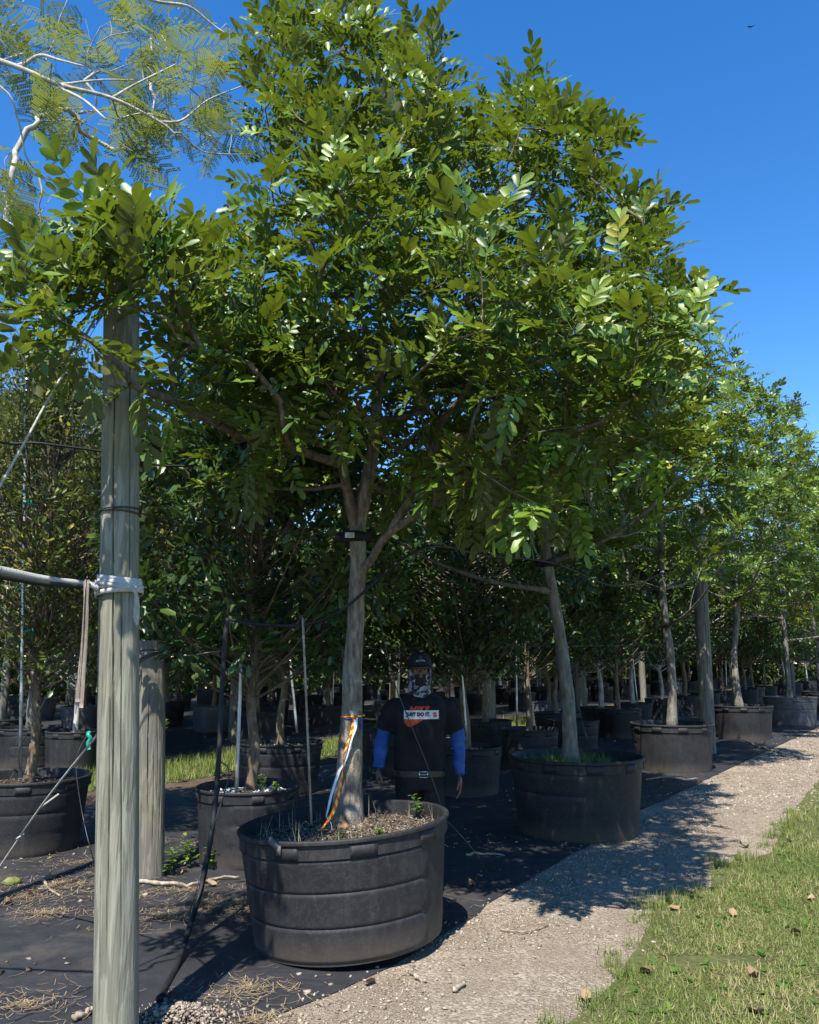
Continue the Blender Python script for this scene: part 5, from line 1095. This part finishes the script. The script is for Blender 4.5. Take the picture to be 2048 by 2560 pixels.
# hands: palm, four fingers, thumb
def hand(Wd, s, curl):
    pc = Wd + np.array([-.004 * s, -.012, -.055]); g.add(*ell(pc, (.020, .037, .052)))
    for k, (oy, ln) in enumerate([(-.027, .072), (-.009, .08), (.009, .075), (.025, .058)]):
        b = pc + np.array([0, oy, -.035]); c1 = b + np.array([-s * .006 * curl, -.004, -ln * .45]); c2 = c1 + np.array([-s * .022 * curl, -.004, -ln * (.34 if curl < 2 else .05)]); c3 = c2 + np.array([-s * (.012 if curl < 2 else .012) * curl, -.002, -ln * .24 * (1 if curl < 2 else -.6)]); g.add(*tube(smoothline([b, c1, c2, c3], 3), np.linspace(.0095, .0075, 10), 8))
    b = pc + np.array([-s * .008, -.03, .012]); g.add(*tube(smoothline([b, b + [-s * .012, -.024, -.03], b + [-s * .02, -.03, -.06]], 4), np.linspace(.0115, .0085, 9), 8))
hand(WL, -1, 2.2); hand(WR, 1, .8)
put('body', remesh(g, .0055, 3, name='body'), SKIN, person)
EYE = simple('eye_white', [(.25, .23, .21)], 5, .2, .5); IRIS = simple('dark_iris', [(.015, .01, .008)], 5, .1, .5)
for s in (-1, 1):
    V, f = ell(hc + [s * .031, -.083, .014], (.014, .009, .007)); e = put('eye', G().add(V, f).mesh('eye'), EYE, person); V, f = ell(hc + [s * .031, -.0905, .014], (.0055, .0035, .0055)); put('iris', G().add(V, f).mesh('iris'), IRIS, e)
    V, f = tube(smoothline([hc + [s * .014, -.093, .03], hc + [s * .034, -.09, .037], hc + [s * .052, -.075, .032]], 3), [.003, .004, .004, .004, .004, .003, .002], 6); put('eyebrow', G().add(V, f).mesh('eyebrow'), IRIS, person)
# shirt
g = G(); g.add(*loft([ellring((0, 0, z), rx, ry, 36, 2.6) for z, rx, ry in ((.83, .196, .138), (.9, .196, .14), (1.0, .192, .138), (1.1, .196, .138), (1.2, .206, .142), (1.28, .205, .135), (1.34, .178, .11), (1.375, .125, .085), (1.395, .085, .075))]))
for S, E in ((SL, EL), (SR, ER)):
    d = E - S; g.add(*tube([S - d * .02 + [-.03 * np.sign(S[0]), 0, -.012], S + d * .2, S + d * .5, S + d * .86], [.05, .066, .071, .074], 20))
sh = remesh(g, .011, 5, (.014, (9, 9, 5)), 't_shirt'); shirt = put('t_shirt', sh, CLOTHK, person)
for S, E, Wd in ((SL, EL, WL), (SR, ER, WR)):
    d = E - S; P = smoothline([S + d * .7, E, (E + Wd) / 2 + [0, .004, 0], Wd + (Wd - E) * .02], 8); g = G(); g.add(*tube(P, np.interp(np.linspace(0, 1, len(P)), [0, .35, 1], [.059, .056, .042]), 20)); put('sleeve', remesh(g, .009, 3, (.013, (8, 8, 22)), 'sleeve'), BLUE, person)
g = G(); g.add(*loft([ellring((0, 0, z), rx, ry, 32) for z, rx, ry in ((.70, .16, .12), (.78, .178, .128), (.86, .176, .125))]))
for s in (-1, 1): g.add(*tube(smoothline([[s * .088, 0, .80], [s * .1, -.01, .46], [s * .112, .02, .07]], 6), np.interp(np.linspace(0, 1, 13), [0, .5, 1], [.098, .078, .07]), 18))
put('trousers', remesh(g, .011, 4, (.009, (9, 9, 8)), 'trousers'), TROUS, person)
for s in (-1, 1):
    g = G(); g.add(*ell((s * .115, -.045, .055), (.05, .13, .05))); g.add(*box((s * .115, -.045, .014), (.085, .25, .028))); g.add(*tube([[s * .112, .02, .05], [s * .112, .02, .12]], .052, 14)); put('shoe', remesh(g, .009, 3, name='shoe'), SHOE, person)
V, f = loft([ellring((0, 0, .795), .187, .138, 40), ellring((0, 0, .838), .187, .138, 40)], False); bl = put('belt', G().add(V, f).mesh('belt'), LEATH, person)
g = G()
for c, s in (((0, 0, .02), (.06, .008, .007)), ((0, 0, -.02), (.06, .008, .007)), ((-.03, 0, 0), (.007, .008, .046)), ((.03, 0, 0), (.007, .008, .046)), ((.0, -.003, 0), (.05, .006, .005))): g.add(*box(c, s))
put('buckle', g.mesh('buckle', False), CHROME, bl, loc=(.015, -.152, .817))
# gaiter shell over the head with an opening for the eyes
nt, zs = 64, np.linspace(1.345, 1.635, 30); V = []
for z in zs:
    q = (z - hc[2]) / .118; k = math.sqrt(max(.05, 1 - q * q)) if z > 1.5 else 1.; rx = np.interp(z, [1.345, 1.38, 1.42, 1.5, 1.6], [.098, .085, .078, .086, .08]); ry = np.interp(z, [1.345, 1.38, 1.42, 1.5, 1.6], [.092, .086, .086, .104, .10])
    if z > 1.545: rx, ry = .085 * k, .106 * k
    for j in range(nt):
        t = 2 * math.pi * j / nt; fo = .004 * math.sin(z * 160 + 2 * math.sin(t * 3)) * (z < 1.42); V.append([(rx + fo) * math.cos(t), -.018 * (z - 1.345) / .2 + (ry + fo) * math.sin(t), z])
Q = []
for i in range(29):
    for j in range(nt):
        t = 2 * math.pi * (j + .5) / nt; fr = abs((t - 1.5 * math.pi + math.pi) % (2 * math.pi) - math.pi); zc = (zs[i] + zs[i + 1]) / 2
        if fr < 1.0 and ((zc - 1.562) / .048) ** 2 + (fr / 1.0) ** 2 < 1: continue
        Q.append([i * nt + j, i * nt + (j + 1) % nt, (i + 1) * nt + (j + 1) % nt, (i + 1) * nt + j])
n_ = NT('camouflage_knit'); v_ = n_.coord('Object', (1, 1, 1.2), False); f1 = n_.noise(v_, 19, 3, .5, .6); f2 = n_.noise(v_, 26, 2, .5, .4)
cc = n_.ramp(f1, [(.46, (.27, .265, .29)), (.48, (.02, .02, .03))], 'CONSTANT'); cc = n_.mix(n_.ramp(f2, [(.57, (0, 0, 0)), (.58, (1, 1, 1))], 'CONSTANT'), cc, (.16, .15, .2)); n_.bsdf(cc, .8, .2)
ga = put('neck_gaiter', mesh_arrays('neck_gaiter', np.array(V), [np.array(Q)]), n_.m, person); md = ga.modifiers.new('thick', 'SOLIDIFY'); md.thickness = .004; md.offset = 1
V = []
for i in range(8):
    for j in range(9):
        t = 1.5 * math.pi + (j - 4) * .115; z = 1.445 + .085 * i / 7; V.append([.088 * math.cos(t) * 1.02, -.018 * (z - 1.345) / .2 + (np.interp(z, [1.42, 1.5, 1.56], [.086, .104, .105]) + .007) * math.sin(t), z])
put('breath_panel', mesh_arrays('breath_panel', np.array(V), [np.array([[i * 9 + j, i * 9 + j + 1, i * 9 + j + 10, i * 9 + j + 9] for i in range(7) for j in range(8)])]), CAPM, ga)
# cap
V = []; nt = 40
for i in range(11):
    e = i / 10 * math.pi / 2; 
    for j in range(nt): t = 2 * math.pi * j / nt; k = 1 + .012 * math.cos(6 * t); V.append([.092 * math.cos(e) ** .8 * math.cos(t) * k, -.012 + .112 * math.cos(e) ** .8 * math.sin(t) * k, 1.592 + .106 * math.sin(e)])
i = np.arange(10)[:, None] * nt; j = np.arange(nt)[None]; jn = (j + 1) % nt; cap = put('cap', mesh_arrays('cap', np.array(V), [np.stack([i + j, i + jn, i + nt + jn, i + nt + j], -1).reshape(-1, 4)]), CAPM, person)
V = []
for q in range(6):
    for j in range(21):
        t = 1.5 * math.pi + (j - 10) / 10 * 1.15; d = (j - 10) / 10; r = 1 + .62 * (q / 5) * (1 - .75 * d * d) ** .6; V.append([.092 * math.cos(t) * (1 + .12 * q / 5), -.012 + .112 * math.sin(t) * r, 1.598 - .012 * q / 5 - .022 * d * d * (q / 5) - .006])
me = mesh_arrays('brim', np.array(V), [np.array([[i * 21 + j, i * 21 + j + 1, (i + 1) * 21 + j + 1, (i + 1) * 21 + j] for i in range(5) for j in range(20)])]); br = put('brim', me, CAPM, cap); md = br.modifiers.new('thick', 'SOLIDIFY'); md.thickness = .004
V, f = tube(np.array(V)[105:126] + [0, 0, .001], .0016, 5); put('brim_piping', G().add(V, f).mesh('brim_piping'), simple('brown_piping', [(.16, .11, .07)], 5), cap)
# shirt print and cap lettering
from mathutils.bvhtree import BVHTree
def text_mesh(s, size, bold=.0, shear=0., width=None, height=None):
    c = bpy.data.curves.new('t', 'FONT'); c.body = s; c.size = size; c.align_x = 'CENTER'; c.align_y = 'CENTER'; c.offset = bold; c.space_character = 1.12 if bold > .002 else 1.0; c.shear = shear; c.resolution_u = 4; o = bpy.data.objects.new('t', c); COL.objects.link(o); bpy.context.view_layer.update(); me = bpy.data.meshes.new_from_object(o.evaluated_get(bpy.context.evaluated_depsgraph_get())); bpy.data.objects.remove(o)
    bm = bmesh.new(); bm.from_mesh(me); bmesh.ops.triangulate(bm, faces=bm.faces[:]); bmesh.ops.subdivide_edges(bm, edges=[e for e in bm.edges if e.calc_length() > .012], cuts=1); bmesh.ops.triangulate(bm, faces=bm.faces[:]); V = np.array([v.co[:] for v in bm.verts]); F_ = np.array([[v.index for v in q.verts] for q in bm.faces]); bm.free()
    if width: V[:, 0] = (V[:, 0] - (V[:, 0].max() + V[:, 0].min()) / 2) * width / np.ptp(V[:, 0])
    if height: V[:, 1] = (V[:, 1] - (V[:, 1].max() + V[:, 1].min()) / 2) * height / np.ptp(V[:, 1])
    return V, F_
def flat(name, V2, F_, cx, cz, lay, bvh, mat, parent):
    W = []
    for p in V2:
        o = Vector((p[0] + cx, -1, p[1] + cz)); h = bvh.ray_cast(o, Vector((0, 1, 0)))[0]; W.append([o.x, (h.y if h else -.15) - lay, o.z])
    return put(name, mesh_arrays(name, np.array(W), [F_], smooth=False), mat, parent)
def gridq(w, h, nx, ny, f=None):
    V = np.array([[(i / nx - .5) * w, (j / ny - .5) * h] for j in range(ny + 1) for i in range(nx + 1)]); return V, np.array([[j * (nx + 1) + i, j * (nx + 1) + i + 1, (j + 1) * (nx + 1) + i + 1, (j + 1) * (nx + 1) + i] for j in range(ny) for i in range(nx)])
sbv = BVHTree.FromPolygons([v.co for v in sh.vertices], [p.vertices for p in sh.polygons])
RED = simple('orange_red_print', [(.45, .05, .018), (.52, .065, .025)], 9, .7); WHP = simple('white_print', [(.52, .52, .53), (.6, .6, .6)], 9, .7); INK = simple('black_print', [(.01, .01, .012)], 9, .7)
V, F_ = text_mesh('NIKE', .05, .003, .25, .155, .040); flat('brand_lettering', V, F_, -.01, 1.279, .004, sbv, RED, shirt)
# swoosh body below the box
xs = np.linspace(-.125, .03, 24); V = []; 
for x in xs:
    q = (x + .125) / .155; up = 1.213; lo = up - .062 * math.sqrt(max(0, 1 - ((q - .28) / .29) ** 2)) if q < .28 else up - .062 * (1 - (q - .28) / .72) ** .8
    V += [[x, up + .01], [x, (up + lo) / 2], [x, lo]]
V = np.array(V); V[:, 0] -= 0; F_ = np.array([[3 * i + j, 3 * i + j + 1, 3 * i + j + 4, 3 * i + j + 3] for i in range(23) for j in range(2)]); flat('swoosh', V, F_, 0, 0, .004, sbv, RED, shirt)
V, F_ = gridq(.258, .062, 26, 6); pn = flat('slogan_panel', V, F_, .004, 1.238, .0065, sbv, WHP, shirt)
V, F_ = text_mesh('JUST DO IT.', .06, .0042, 0, .182, .038); flat('slogan_lettering', V, F_, -.022, 1.238, .010, sbv, INK, pn)
V, F_ = gridq(.027, .034, 4, 4); V = V @ np.array([[.98, .17], [-.17, .98]]); flat('corner_emblem', V, F_, .103, 1.238, .010, sbv, RED, pn); V, F_ = gridq(.015, .004, 3, 1); V = V @ np.array([[.9, .4], [-.4, .9]]); flat('emblem_stripe', V, F_, .103, 1.238, .0125, sbv, WHP, pn)
cbv = BVHTree.FromPolygons([v.co for v in cap.data.vertices], [p.vertices for p in cap.data.polygons]); GREYP = simple('grey_thread', [(.35, .36, .36)], 9, .7)
V, F_ = text_mesh('ALCIVIA', .02, .0006, 0, .072, .0125); V = V + np.array([[0, -.006 * (x / .036) ** 2, 0] for x in V[:, 0]]); flat('cap_lettering', V, F_, 0, 1.632, .004, cbv, GREYP, cap)
V = np.array([[-.014, -.008], [-.006, -.008], [.0, .008], [.0, .018], [.006, -.008], [.014, -.008]]); flat('cap_emblem', V, np.array([[0, 1, 2, 3], [3, 2, 4, 5]]), 0, 1.653, .004, cbv, simple('dim_thread', [(.08, .09, .09)], 9), cap)
